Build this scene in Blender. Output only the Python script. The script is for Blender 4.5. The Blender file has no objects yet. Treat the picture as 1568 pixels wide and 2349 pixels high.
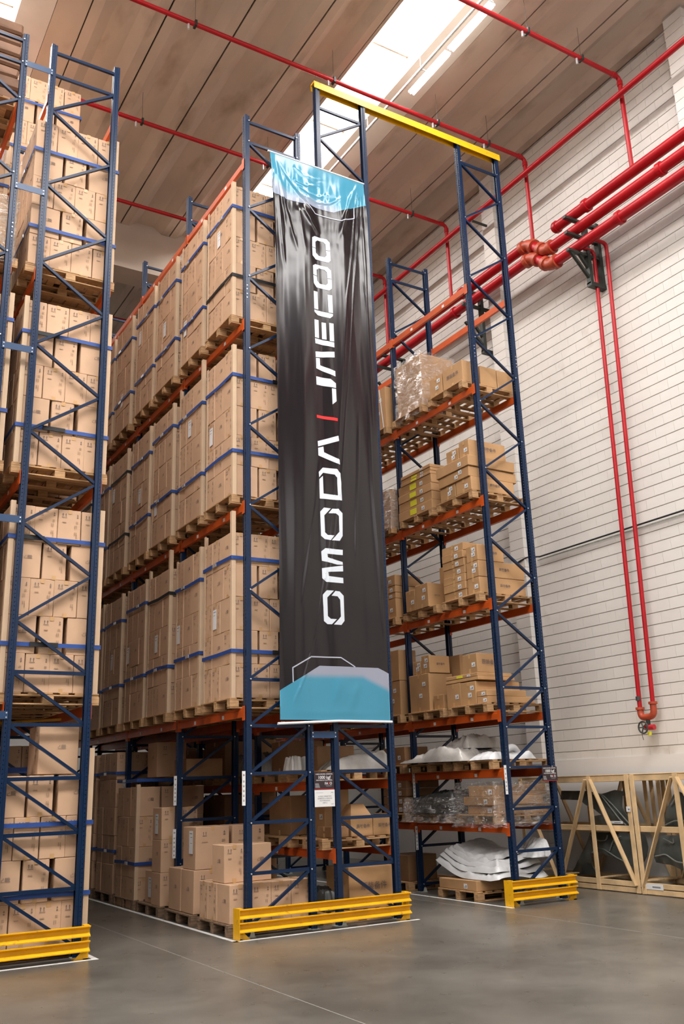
import bpy, bmesh, math, random
from mathutils import Vector, Matrix, noise

rnd = random.Random(7)
sc = bpy.context.scene
COL = sc.collection

# ------------------------------------------------------------------ camera
CAM_R = ((0.85942311, -0.51027591, -0.03178719),
         (-0.11964641, -0.26118052, 0.95784627),
         (0.49706807, 0.81939199, 0.28551726))      # right, up, forward
CAM_C = Vector((-5.23401884, -11.09342523, 1.7281078))
CAM_F = 2108.487                                     # focal length in pixels of the 1568x2349 frame
cd = bpy.data.cameras.new('camera')
cam = bpy.data.objects.new('camera', cd)
COL.objects.link(cam)
cd.sensor_fit = 'VERTICAL'
cd.sensor_height = 36.0
cd.lens = CAM_F * 36.0 / 2349.0
cd.clip_start = 0.05
cd.clip_end = 200
m = Matrix.Identity(4)
for i in range(3):
    m[i][0] = CAM_R[0][i]; m[i][1] = CAM_R[1][i]; m[i][2] = -CAM_R[2][i]; m[i][3] = CAM_C[i]
cam.matrix_world = m
sc.camera = cam

# ------------------------------------------------------------------ world, lights, exposure
w = bpy.data.worlds.new('world'); sc.world = w
w.use_nodes = True
bg = w.node_tree.nodes['Background']
bg.inputs[0].default_value = (1.0, 0.96, 0.92, 1)
bg.inputs[1].default_value = 0.08
sc.view_settings.view_transform = 'Standard'
sc.view_settings.look = 'None'
sc.view_settings.exposure = -0.30
sc.view_settings.gamma = 1.0
sc.view_settings.use_curve_mapping = False
sc.cycles.max_bounces = 6
sc.cycles.diffuse_bounces = 2
sc.cycles.glossy_bounces = 3
sc.cycles.transparent_max_bounces = 12
sc.cycles.transmission_bounces = 4
sc.cycles.caustics_reflective = False
sc.cycles.caustics_refractive = False
sc.cycles.sample_clamp_indirect = 6
sc.cycles.use_denoising = True
sc.cycles.use_adaptive_sampling = True
sc.cycles.adaptive_threshold = 0.05

def area_light(name, loc, size, power, color=(1, 1, 1), rot=(0, 0, 0)):
    ld = bpy.data.lights.new(name, 'AREA')
    ld.shape = 'RECTANGLE'; ld.size, ld.size_y = size
    ld.energy = power; ld.color = color
    o = bpy.data.objects.new(name, ld); COL.objects.link(o)
    o.location = loc; o.rotation_euler = rot
    return o

CEIL = 15.05
SKY_X = (-10.66, -3.66, 3.34)           # skylight strips run along the aisles
SKY_W = 0.82
for sx in SKY_X:
    area_light('skylight_and_added_fill', (sx, .8, CEIL + 0.42), (SKY_W, 14.4), 950, (1.0, 0.97, 0.955))
    area_light('skylight_and_added_fill', (sx, 16.0, CEIL + 0.42), (SKY_W, 13.4), 40, (1.0, 0.955, 0.93))
# added cross light under the roof, out of view, brightening the front faces
area_light('skylight_and_added_fill', (-4.3, -8.6, CEIL + 0.30), (22.0, 3.0), 3600, (1.0, 0.97, 0.955))
# added fill light, unseen, high before the front wall, aimed down the racks
area_light('front_fill_light', (-4.0, -17.6, 10.2), (22, 2.6), 400, (1.0, 0.96, 0.94), (math.radians(90), 0, 0))

# ------------------------------------------------------------------ materials
MAT = {}
def nodes_of(name):
    mt = bpy.data.materials.new(name); mt.use_nodes = True
    nt = mt.node_tree
    return mt, nt, nt.nodes, nt.links, nt.nodes['Principled BSDF']

def mat(name, col, rough=0.6, metal=0.0, var=0.06, scale=6.0, bump=0.0, bscale=30.0, spec=0.5, rand=0.0, stretch=None, dirt=None, coat=0.0):
    mt, nt, N, L, P = nodes_of(name)
    P.inputs['Roughness'].default_value = rough
    P.inputs['Metallic'].default_value = metal
    P.inputs['Specular IOR Level'].default_value = spec
    P.inputs['Coat Weight'].default_value = coat
    tc = N.new('ShaderNodeTexCoord')
    mp = N.new('ShaderNodeMapping')
    if stretch: mp.inputs['Scale'].default_value = stretch
    L.new(tc.outputs['Object'], mp.inputs[0])
    nz = N.new('ShaderNodeTexNoise'); nz.inputs['Scale'].default_value = scale; nz.inputs['Detail'].default_value = 5
    L.new(mp.outputs[0], nz.inputs[0])
    ramp = N.new('ShaderNodeValToRGB')
    lo = tuple(c * (1 - var * 2) for c in col) + (1,); hi = tuple(min(1, c * (1 + var * 2)) for c in col) + (1,)
    ramp.color_ramp.elements[0].color = lo; ramp.color_ramp.elements[1].color = hi
    ramp.color_ramp.elements[0].position = .3; ramp.color_ramp.elements[1].position = .7
    L.new(nz.outputs[0], ramp.inputs[0])
    out = ramp.outputs[0]
    if dirt:
        n2 = N.new('ShaderNodeTexNoise'); n2.inputs['Scale'].default_value = dirt[1]; n2.inputs['Detail'].default_value = 8
        L.new(mp.outputs[0], n2.inputs[0])
        r2 = N.new('ShaderNodeValToRGB'); r2.color_ramp.elements[0].position = dirt[2]; r2.color_ramp.elements[1].position = dirt[3]
        L.new(n2.outputs[0], r2.inputs[0])
        mx = N.new('ShaderNodeMix'); mx.data_type = 'RGBA'
        L.new(r2.outputs[0], mx.inputs[0]); L.new(out, mx.inputs[6]); mx.inputs[7].default_value = tuple(dirt[0]) + (1,)
        out = mx.outputs[2]
    if rand:
        oi = N.new('ShaderNodeObjectInfo')
        mr = N.new('ShaderNodeMapRange'); mr.inputs[3].default_value = 1 - rand; mr.inputs[4].default_value = 1 + rand
        L.new(oi.outputs['Random'], mr.inputs[0])
        hs = N.new('ShaderNodeHueSaturation'); L.new(mr.outputs[0], hs.inputs['Value']); L.new(out, hs.inputs['Color'])
        out = hs.outputs[0]
    L.new(out, P.inputs['Base Color'])
    if bump:
        nb = N.new('ShaderNodeTexNoise'); nb.inputs['Scale'].default_value = bscale; nb.inputs['Detail'].default_value = 4
        L.new(mp.outputs[0], nb.inputs[0])
        b = N.new('ShaderNodeBump'); b.inputs['Strength'].default_value = bump; b.inputs['Distance'].default_value = 0.01
        L.new(nb.outputs[0], b.inputs['Height']); L.new(b.outputs[0], P.inputs['Normal'])
    MAT[name] = mt
    return mt

mat('blue_steel', (0.004, 0.019, 0.058), 0.30, 0.0, 0.04, 3, spec=0.35)
mat('blue_spacer', (0.016, 0.05, 0.125), 0.35, 0.0, 0.04, 3)
mat('orange_steel', (0.56, 0.085, 0.010), 0.38, 0, 0.06, 4)
mat('yellow_steel', (0.92, 0.47, 0.006), 0.42, 0, 0.04, 5, dirt=((0.45, 0.2, 0.02), 14, 0.62, 0.80))
mat('galvanised', (0.55, 0.58, 0.52), 0.4, 0.3, 0.1, 20)
mat('bolt_steel', (0.75, 0.76, 0.78), 0.3, 0.6, 0.02, 20)
mat('red_pipe', (0.42, 0.008, 0.014), 0.33, 0, 0.06, 2, spec=0.35)
mat('orange_fitting', (0.42, 0.065, 0.028), 0.42, 0, 0.10, 8)
mat('black_bracket', (0.025, 0.03, 0.025), 0.5, 0, 0.1, 8)
mat('black_rubber', (0.012, 0.012, 0.013), 0.6, 0, 0.1, 8)
mat('carton', (0.620, 0.395, 0.248), 0.72, 0, 0.035, 3.0, rand=0.05)
mat('kraft_carton', (0.50, 0.285, 0.130), 0.68, 0, 0.05, 3.0, rand=0.08)
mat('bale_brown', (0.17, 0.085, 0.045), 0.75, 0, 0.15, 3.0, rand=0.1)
mat('shaded_carton', (0.32, 0.17, 0.08), 0.7, 0, 0.08, 3.0, rand=0.08)  # kraft darkened in colour for the shade deep in the racks
mat('packing_tape', (0.60, 0.355, 0.16), 0.28, 0, 0.03, 6)
mat('ink', (0.19, 0.14, 0.12), 0.8, 0, 0.05, 40)
mat('faint_ink', (0.40, 0.26, 0.16), 0.8, 0, 0.05, 40)
mat('edge_board', (0.66, 0.47, 0.31), 0.75, 0, 0.04, 3)
mat('blue_strap', (0.020, 0.070, 0.29), 0.55, 0, 0.05, 8)
mat('black_strap', (0.008, 0.009, 0.012), 0.6, 0, 0.05, 8)
mat('pallet_wood', (0.47, 0.275, 0.13), 0.75, 0, 0.16, 5, stretch=(1, 6, 6), rand=0.14, bump=.2)
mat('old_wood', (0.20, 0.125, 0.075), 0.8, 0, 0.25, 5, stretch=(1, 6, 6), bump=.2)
mat('crate_pine', (0.72, 0.50, 0.27), 0.6, 0, 0.10, 4, stretch=(6, 1, 1), rand=0.07)
mat('paper', (0.80, 0.80, 0.80), 0.6, 0, 0.02, 8)
mat('label_grey', (0.25, 0.25, 0.27), 0.7, 0, 0.02, 8)
mat('yellow_label', (0.85, 0.80, 0.05), 0.5, 0, 0.02, 8)
mat('white_paint_block', (0.74, 0.70, 0.655), 0.78, 0, 0.025, 1.3, bump=0.12, bscale=18, rand=0.015, dirt=((0.38, 0.29, 0.22), 1.6, 0.66, 0.95))
mat('mortar', (0.42, 0.36, 0.31), 0.9, 0, 0.1, 9)
mat('white_plaster', (0.76, 0.73, 0.70), 0.7, 0, 0.02, 1.0)
mat('ceiling_concrete', (0.60, 0.495, 0.40), 0.85, 0, 0.05, 1.2, bump=0.06, bscale=5, stretch=(1.2, 0.5, 1), dirt=((0.34, 0.25, 0.18), 1.5, 0.56, 0.80))
mat('beam_concrete', (0.58, 0.50, 0.42), 0.85, 0, 0.05, 0.9)
mat('dark_void', (0.02, 0.017, 0.014), 0.9, 0, 0.05, 2)
mat('skylight_frame', (0.72, 0.66, 0.54), 0.7, 0, 0.05, 2)
mat('white_line', (0.72, 0.71, 0.69), 0.6, 0, 0.06, 5, dirt=((0.35, 0.33, 0.30), 9, 0.6, 0.75))
mat('joint_sealant', (0.24, 0.225, 0.20), 0.5, 0, 0.05, 5)
mat('foam_white', (0.74, 0.745, 0.75), 0.55, 0, 0.04, 5, bump=.3, bscale=9)
mat('grey_bag', (0.44, 0.415, 0.385), 0.24, 0, 0.14, 3, bump=.5, bscale=9, spec=.7)
mat('dark_part', (0.045, 0.048, 0.046), 0.38, 0, 0.15, 2)
mat('ecoat_grey', (0.085, 0.095, 0.088), 0.30, 0, 0.08, 2, coat=.3)
mat('ecoat_light', (0.20, 0.215, 0.20), 0.28, 0, 0.08, 2, coat=.3)
mat('sign_dark', (0.035, 0.02, 0.025), 0.35, 0, 0.02, 8)
mat('sign_white', (0.82, 0.82, 0.81), 0.5, 0, 0.01, 8)
mat('sign_red', (0.50, 0.02, 0.03), 0.4, 0, 0.01, 8)
mat('sign_grey', (0.35, 0.35, 0.36), 0.5, 0, 0.01, 8)
mat('white_plastic', (0.85, 0.85, 0.86), 0.35, 0, 0.01, 8)
mat('banner_letter', (0.66, 0.71, 0.77), 0.30, 0, 0.01, 3, spec=.5)
mat('banner_red', (0.85, 0.02, 0.02), 0.30, 0, 0.01, 3)
mat('banner_outline', (0.42, 0.44, 0.52), 0.3, 0, 0.01, 3)
mat('cable_black', (0.02, 0.02, 0.022), 0.5, 0, 0.02, 3)

def make_special():
    # floor: sealed concrete, cloudy, semi-gloss
    mt, nt, N, L, P = nodes_of('sealed_concrete')
    tc = N.new('ShaderNodeTexCoord')
    a = N.new('ShaderNodeTexNoise'); a.inputs['Scale'].default_value = 0.55; a.inputs['Detail'].default_value = 7; a.inputs['Roughness'].default_value = .6
    b = N.new('ShaderNodeTexNoise'); b.inputs['Scale'].default_value = 5; b.inputs['Detail'].default_value = 6
    L.new(tc.outputs['Object'], a.inputs[0]); L.new(tc.outputs['Object'], b.inputs[0])
    r = N.new('ShaderNodeValToRGB')
    r.color_ramp.elements[0].color = (0.085, 0.078, 0.066, 1); r.color_ramp.elements[0].position = .34
    r.color_ramp.elements[1].color = (0.175, 0.162, 0.140, 1); r.color_ramp.elements[1].position = .68
    L.new(a.outputs[0], r.inputs[0])
    r2 = N.new('ShaderNodeValToRGB')
    r2.color_ramp.elements[0].color = (0.94, 0.94, 0.94, 1); r2.color_ramp.elements[0].position = .3
    r2.color_ramp.elements[1].color = (1.03, 1.03, 1.03, 1); r2.color_ramp.elements[1].position = .7
    L.new(b.outputs[0], r2.inputs[0])
    mx = N.new('ShaderNodeMix'); mx.data_type = 'RGBA'; mx.blend_type = 'MULTIPLY'; mx.inputs[0].default_value = 1
    L.new(r.outputs[0], mx.inputs[6]); L.new(r2.outputs[0], mx.inputs[7]); L.new(mx.outputs[2], P.inputs['Base Color'])
    mr = N.new('ShaderNodeMapRange'); mr.inputs[3].default_value = .24; mr.inputs[4].default_value = .34
    L.new(b.outputs[0], mr.inputs[0]); L.new(mr.outputs[0], P.inputs['Roughness'])
    bm_ = N.new('ShaderNodeBump'); bm_.inputs['Strength'].default_value = .02; bm_.inputs['Distance'].default_value = .02
    P.inputs['Specular IOR Level'].default_value = .5
    MAT['sealed_concrete'] = mt
    # banner: printed vinyl; the print colours come from the 'fade' attribute only inside the end motifs
    for nm, c0, c1 in (('banner_black', (0.011, 0.008, 0.010), (0.011, 0.008, 0.010)), ('banner_blue', (0.055, 0.27, 0.40), (0.30, 0.32, 0.40))):
        mt, nt, N, L, P = nodes_of(nm)
        at = N.new('ShaderNodeAttribute'); at.attribute_name = 'fade'
        mx = N.new('ShaderNodeMix'); mx.data_type = 'RGBA'
        mx.inputs[6].default_value = c0 + (1,); mx.inputs[7].default_value = c1 + (1,)
        L.new(at.outputs['Fac'], mx.inputs[0]); L.new(mx.outputs[2], P.inputs['Base Color'])
        P.inputs['Roughness'].default_value = .17
        P.inputs['Specular IOR Level'].default_value = .42
        MAT[nm] = mt
    # daylight through the translucent roof sheet; lamp tubes
    for nm, c, s in (('skylight_sheet', (1, 0.985, 0.95), 4.0), ('lamp_tube', (0.93, 0.96, 1.0), 5.0)):
        mt, nt, N, L, P = nodes_of(nm)
        P.inputs['Base Color'].default_value = (.8, .8, .8, 1)
        P.inputs['Emission Color'].default_value = c + (1,)
        P.inputs['Emission Strength'].default_value = s
        MAT[nm] = mt
    # stretch film
    mt, nt, N, L, P = nodes_of('stretch_film')
    tr = N.new('ShaderNodeBsdfTransparent'); gl = N.new('ShaderNodeBsdfGlossy'); gl.inputs['Roughness'].default_value = .10
    df = N.new('ShaderNodeBsdfDiffuse'); df.inputs[0].default_value = (.8, .8, .8, 1)
    tc = N.new('ShaderNodeTexCoord'); mp = N.new('ShaderNodeMapping'); mp.inputs['Scale'].default_value = (3, 3, 12)
    nz = N.new('ShaderNodeTexNoise'); nz.inputs['Scale'].default_value = 3; nz.inputs['Detail'].default_value = 6; nz.inputs['Distortion'].default_value = 1.5
    L.new(tc.outputs['Object'], mp.inputs[0]); L.new(mp.outputs[0], nz.inputs[0])
    bp = N.new('ShaderNodeBump'); bp.inputs['Strength'].default_value = 1; bp.inputs['Distance'].default_value = .05
    L.new(nz.outputs[0], bp.inputs['Height']); L.new(bp.outputs[0], gl.inputs['Normal'])
    m1 = N.new('ShaderNodeMixShader'); m1.inputs[0].default_value = .12
    L.new(gl.outputs[0], m1.inputs[1]); L.new(df.outputs[0], m1.inputs[2])
    rr = N.new('ShaderNodeMapRange'); rr.inputs[1].default_value = .42; rr.inputs[2].default_value = .66; rr.inputs[3].default_value = .08; rr.inputs[4].default_value = .62
    L.new(nz.outputs[0], rr.inputs[0])
    m2 = N.new('ShaderNodeMixShader'); L.new(rr.outputs[0], m2.inputs[0]); L.new(tr.outputs[0], m2.inputs[1]); L.new(m1.outputs[0], m2.inputs[2])
    L.new(m2.outputs[0], N['Material Output'].inputs[0])
    MAT['stretch_film'] = mt
make_special()

# ------------------------------------------------------------------ helpers
def proj(p):
    d = Vector(p) - CAM_C
    x = Vector(CAM_R[0]).dot(d); y = Vector(CAM_R[1]).dot(d); z = Vector(CAM_R[2]).dot(d)
    if z < .1: return None
    return 784 + CAM_F * x / z, 1174.5 - CAM_F * y / z, z

def ray_y(u, v, y):
    k = Vector(CAM_R[0]) * ((u - 784) / CAM_F) + Vector(CAM_R[1]) * ((1174.5 - v) / CAM_F) + Vector(CAM_R[2])
    t = (y - CAM_C.y) / k.y
    return CAM_C + k * t

class G:
    """collects simple solids into one mesh"""
    def __init__(s): s.v = []; s.f = []; s.mi = []
    def add(s, vs, fs, mi=0):
        o = len(s.v); s.v += [tuple(q) for q in vs]
        s.f += [tuple(i + o for i in f) for f in fs]; s.mi += [mi] * len(fs)
        return s
    def box(s, x0, x1, y0, y1, z0, z1, mi=0):
        return s.add([(x0, y0, z0), (x1, y0, z0), (x1, y1, z0), (x0, y1, z0), (x0, y0, z1), (x1, y0, z1), (x1, y1, z1), (x0, y1, z1)],
                     [(0, 3, 2, 1), (4, 5, 6, 7), (0, 1, 5, 4), (1, 2, 6, 5), (2, 3, 7, 6), (3, 0, 4, 7)], mi)
    def bbox(s, x0, x1, y0, y1, z0, z1, b=.005, mi=0, jit=0, r=rnd):
        """box with chamfered edges"""
        c = Vector(((x0 + x1) / 2, (y0 + y1) / 2, (z0 + z1) / 2)); h = ((x1 - x0) / 2, (y1 - y0) / 2, (z1 - z0) / 2)
        vs = []; idx = {}
        for sx in (-1, 1):
            for sy in (-1, 1):
                for sz in (-1, 1):
                    j = Vector((r.uniform(-jit, jit), r.uniform(-jit, jit), r.uniform(-jit, jit)))
                    for a in range(3):
                        p = [sx * h[0], sy * h[1], sz * h[2]]
                        for k in range(3):
                            if k != a: p[k] -= b * (sx, sy, sz)[k]
                        idx[(sx, sy, sz, a)] = len(vs); vs.append(c + Vector(p) + j)
        fs = []
        for a in range(3):
            u, w_ = [(1, 2), (2, 0), (0, 1)][a]
            for sg in (-1, 1):
                q = []
                for su, sw in ((-1, -1), (1, -1), (1, 1), (-1, 1)):
                    k = [0, 0, 0]; k[a] = sg; k[u] = su; k[w_] = sw
                    q.append(idx[(*k, a)])
                fs.append(tuple(q if sg > 0 else q[::-1]))
            for su in (-1, 1):
                for sw in (-1, 1):
                    k0 = [0, 0, 0]; k1 = [0, 0, 0]
                    k0[a] = -1; k1[a] = 1; k0[u] = k1[u] = su; k0[w_] = k1[w_] = sw
                    q = [idx[(*k0, u)], idx[(*k1, u)], idx[(*k1, w_)], idx[(*k0, w_)]]
                    fs.append(tuple(q if su * sw < 0 else q[::-1]))
        for sx in (-1, 1):
            for sy in (-1, 1):
                for sz in (-1, 1):
                    q = [idx[(sx, sy, sz, 0)], idx[(sx, sy, sz, 1)], idx[(sx, sy, sz, 2)]]
                    fs.append(tuple(q if sx * sy * sz > 0 else q[::-1]))
        return s.add(vs, fs, mi)
    def bar(s, p, q, w_, h, up=(0, 0, 1), mi=0):
        p = Vector(p); q = Vector(q); d = (q - p).normalized(); u = Vector(up)
        a = d.cross(u)
        if a.length < 1e-4: a = d.cross(Vector((1, 0, 0)))
        a.normalize(); b = a.cross(d).normalized()
        vs = []
        for e in (p, q):
            for sa, sb in ((-1, -1), (1, -1), (1, 1), (-1, 1)): vs.append(e + a * (sa * w_ / 2) + b * (sb * h / 2))
        return s.add(vs, [(0, 3, 2, 1), (4, 5, 6, 7), (0, 1, 5, 4), (1, 2, 6, 5), (2, 3, 7, 6), (3, 0, 4, 7)], mi)
    def tube(s, path, r, seg=12, mi=0, cap=True):
        P = [Vector(p) for p in path]; n = len(P); vs = []
        prev = None
        for i, p in enumerate(P):
            d = (P[min(i + 1, n - 1)] - P[max(i - 1, 0)]).normalized()
            if prev is None:
                a = d.cross(Vector((0, 0, 1)))
                if a.length < .1: a = d.cross(Vector((1, 0, 0)))
            else:
                a = prev - d * prev.dot(d)
            a.normalize(); prev = a; b = d.cross(a)
            rr = r[i] if isinstance(r, (list, tuple)) else r
            for k in range(seg):
                t = 2 * math.pi * k / seg
                vs.append(p + a * (math.cos(t) * rr) + b * (math.sin(t) * rr))
        fs = [(i * seg + k, i * seg + (k + 1) % seg, (i + 1) * seg + (k + 1) % seg, (i + 1) * seg + k) for i in range(n - 1) for k in range(seg)]
        if cap: fs += [tuple(range(seg))[::-1], tuple((n - 1) * seg + k for k in range(seg))]
        return s.add(vs, fs, mi)
    def extrude(s, prof, y0, y1, axis='y', mi=0, closed=True, cap=True):
        """prof: (a, b) points; swept along axis"""
        def P(a, b, t): return (a, t, b) if axis == 'y' else ((t, a, b) if axis == 'x' else (a, b, t))
        n = len(prof)
        vs = [P(a, b, y0) for a, b in prof] + [P(a, b, y1) for a, b in prof]
        fs = [(i, (i + 1) % n, n + (i + 1) % n, n + i) for i in range(n if closed else n - 1)]
        if closed and cap: fs += [tuple(range(n))[::-1], tuple(range(n, 2 * n))]
        return s.add(vs, fs, mi)
    def mesh(s, name, mats, smooth=False, fix=True):
        me = bpy.data.meshes.new(name)
        me.from_pydata([tuple(p) for p in s.v], [], s.f)
        for k in (mats if isinstance(mats, (list, tuple)) else [mats]): me.materials.append(MAT[k])
        if any(s.mi): me.polygons.foreach_set('material_index', s.mi)
        if fix:
            bm = bmesh.new(); bm.from_mesh(me); bmesh.ops.recalc_face_normals(bm, faces=bm.faces); bm.to_mesh(me); bm.free()
        if smooth:
            me.polygons.foreach_set('use_smooth', [True] * len(me.polygons))
            if smooth != True: me.set_sharp_from_angle(angle=math.radians(smooth))
        me.update()
        return me
    def build(s, name, mats, parent=None, smooth=False, loc=None, rot=None):
        return put(s.mesh(name, mats, smooth), name, parent, loc, rot)

def put(me, name, parent=None, loc=None, rot=None):
    o = bpy.data.objects.new(name, me); COL.objects.link(o)
    if parent is not None: o.parent = parent
    if loc is not None: o.location = loc
    if rot is not None: o.rotation_euler = rot
    return o

def thing(name, label, cat, loc=(0, 0, 0), rot=(0, 0, 0), group=None):
    o = bpy.data.objects.new(name, None); COL.objects.link(o); o.empty_display_size = .1
    o.location = loc; o.rotation_euler = rot
    return tag(o, label, cat, group)
def tag(o, label, cat, group=None):
    o['label'] = label; o['category'] = cat
    if group: o['group'] = group
    return o
def struct(o):
    o['kind'] = 'structure'; return o
def stuff(o):
    o['kind'] = 'stuff'; return o
def copy_tree(root, loc=None, rot=None, label=None, group=None):
    def cp(o, parent):
        c = o.copy(); COL.objects.link(c)
        if parent is not None:
            c.parent = parent; c.matrix_parent_inverse = o.matrix_parent_inverse.copy()
        for k in o.children: cp(k, c)
        return c
    r = cp(root, None)
    if loc is not None: r.location = loc
    if rot is not None: r.rotation_euler = rot
    if label: r['label'] = label
    if group: r['group'] = group
    return r
ORD = ['first', 'second', 'third', 'fourth', 'fifth', 'sixth', 'seventh', 'eighth', 'ninth', 'tenth', 'eleventh', 'twelfth',
       'thirteenth', 'fourteenth', 'fifteenth', 'sixteenth', 'seventeenth', 'eighteenth', 'nineteenth', 'twentieth']

# ------------------------------------------------------------------ the hall
XW = 7.4
Y0, Y1 = -16.0, 24.0
XL = -16.0
# floor
fl = struct(G().box(XL, XW + .3, -22, Y1, -.2, 0).build('floor', 'sealed_concrete'))
g = G()
for xx in (-1.17, -6.1, 3.6): g.box(xx - .006, xx + .006, -15, 14, 0.0, .0012)
stuff(g.build('joint_line', 'joint_sealant', fl))
# painted lines on the floor
def line(name, x0, x1, y0, y1):
    o = struct(G().box(x0, x1, y0, y1, 0, .002).build(name, 'white_line')); return o
line('floor_line', -.325, -.265, -.235, 15)
line('floor_line', -.325, 2.36, -.235, -.175)
line('floor_line', 3.93, 3.985, -.24, 12)
line('floor_line', -4.3, -1.94, -.235, -.175)
line('floor_line', -2.0, -1.94, -.175, 15)

# right wall, painted concrete blocks laid in running bond
wall = bpy.data.objects.new('wall_right', None); COL.objects.link(wall); struct(wall)
struct(G().box(XW + .012, XW + .3, Y0, Y1, 0, 16.2).build('mortar_bed', 'mortar', wall))
def frustum(g, y0, y1, z0, z1, x=XW, b=.004, d=.012):
    g.add([(x + d, y0, z0), (x + d, y1, z0), (x + d, y1, z1), (x + d, y0, z1), (x, y0 + b * .4, z0 + b), (x, y1 - b * .4, z0 + b), (x, y1 - b * .4, z1 - b), (x, y0 + b * .4, z1 - b)],
          [(4, 7, 6, 5), (0, 4, 5, 1), (1, 5, 6, 2), (2, 6, 7, 3), (3, 7, 4, 0)])
GB, GH = .0045, .0006
blk = G(); frustum(blk, GH, .4 - GH, GB, .2 - GB, 0)
blk_me = blk.mesh('block', 'white_paint_block', fix=False)
cand = []; rest = G()
for c in range(10, 76):
    z = c * .2; y = -9.0 + (0 if c % 2 else .2)
    while y < 15:
        q = proj((XW, y + .2, z + .1))
        inv = q and -20 < q[0] < 1588 and -20 < q[1] < 2369
        hid = (2.35 < y + .2 < 2.75) or q is None
        # blocks seen to the right of the wall rack stand clear of everything
        clear = inv and q[0] > 1170 + (q[1] - 500) * .08 and q[1] < 1790 and z > 2
        cand.append((q[2] if clear and not hid else 999, y, z)); y += .4
cand.sort()
for k, (d, y, z) in enumerate(cand):
    if k < 300 and d < 900: put(blk_me, 'block', wall, (XW, y, z))
    elif z < 15.0: frustum(rest, y + GH, y + .4 - GH, z + GB, z + .2 - GB)
stuff(put(rest.mesh('block_courses', 'white_paint_block', fix=False), 'block_courses', wall))
# the plain stretches of the wall towards the ends of the hall
G().box(XW, XW + .02, Y0, -9.0, 2, 15.05).build('rendered_end', 'white_paint_block', wall)
G().box(XW, XW + .02, 15.2, Y1, 2, 15.05).build('rendered_end', 'white_paint_block', wall)
# smooth white dado behind the crates
struct(G().box(XW - .022, XW + .012, Y0, Y1, 0, 2.06).build('trim_1', 'white_plaster'))
# block pilasters
for k, y0 in enumerate((-3.0, 2.35, 7.7)):
    p = bpy.data.objects.new('pilaster', None); COL.objects.link(p); struct(p)
    G().box(7.158, XW + .01, y0 + .004, y0 + .396, 0, 15.05).build('core', 'mortar', p)
    pb = G().box(7.15, XW, y0, y0 + .4, GB, .2 - GB).mesh('block', 'white_paint_block', fix=False)
    for c in range(0, 75): put(pb, 'block', p, (0, 0, c * .2))
# left, far and front walls of the hall (out of the picture or barely in it)
struct(G().box(XL - .2, XL, -22, Y1, 0, 16.2).build('wall_left', 'white_plaster'))
struct(G().box(XL, XW, Y1, Y1 + .2, 0, 16.2).build('wall_back', 'white_plaster'))
g = G().box(XL, XW, -18.2, -18.0, 4.5, 16.2).box(XL, XL + 1, -18.2, -18, 0, 4.5).box(XW - .6, XW + .3, -18.2, -18, 0, 4.5)
struct(g.build('wall_front', 'white_plaster'))

# ceiling of long precast concrete panels with open joints, skylight strips between them
ceil = bpy.data.objects.new('ceiling', None); COL.objects.link(ceil); struct(ceil)
G().box(XL, XW + .3, -18.2, Y1, 16.0, 16.2).build('roof_deck', 'dark_void', ceil)
PROF = [(0, 0), (.20, 0), (.42, .15), (.83, .15), (1.05, 0), (1.25, 0)]
def panel_run(x0, x1, ya, yb, prof=None):
    s_ = (x1 - x0) / 1.25
    pr = [(x0 + a * s_ + (.016 if i == 0 else (-.016 if i == len(PROF) - 1 else 0)), CEIL + b) for i, (a, b) in enumerate(prof or PROF)]
    pr += [(pr[-1][0], CEIL + .22), (pr[0][0], CEIL + .22)]
    G().extrude(pr, ya, yb).build('ceiling_panel', 'ceiling_concrete', ceil)
spans = ((-6.6, 8.2), (8.75, 21.0), (21.55, Y1), (-18.0, -10.6))
J = []
x = 4.95
xs = [4.95, 6.25, XW]
for a, b in zip(xs[:-1], xs[1:]): J.append((a, b))
SKN = 0
for sx in SKY_X:
    J.append((sx - 1.67, sx - .67)); J.append((sx + 1.07, sx + 1.61))
for x in (.43, -.81, -2.05): J.append((x, x + 1.24))
for x in (-6.57, -7.81, -9.05): J.append((x, x + 1.24))
J += [(-13.57, -12.33), (-14.81, -13.57), (-16.0, -14.81)]
for ya, yb in spans:
    for a, b in J:
        if b - a < .7:
            G().extrude([(a + .008, CEIL), (b - .008, CEIL), (b - .008, CEIL + .2), (a + .008, CEIL + .2)], ya, yb).build('ceiling_panel', 'ceiling_concrete', ceil)
        else: panel_run(a, b, ya, yb)
        for e in (a, b):
            if e < XW - .1: G().box(e - .06, e + .06, ya, yb, CEIL + .06, CEIL + .10).build('joint_shade_strip', 'dark_void', ceil)  # dark strip laid over the joint, its colour standing for the shade inside
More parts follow.
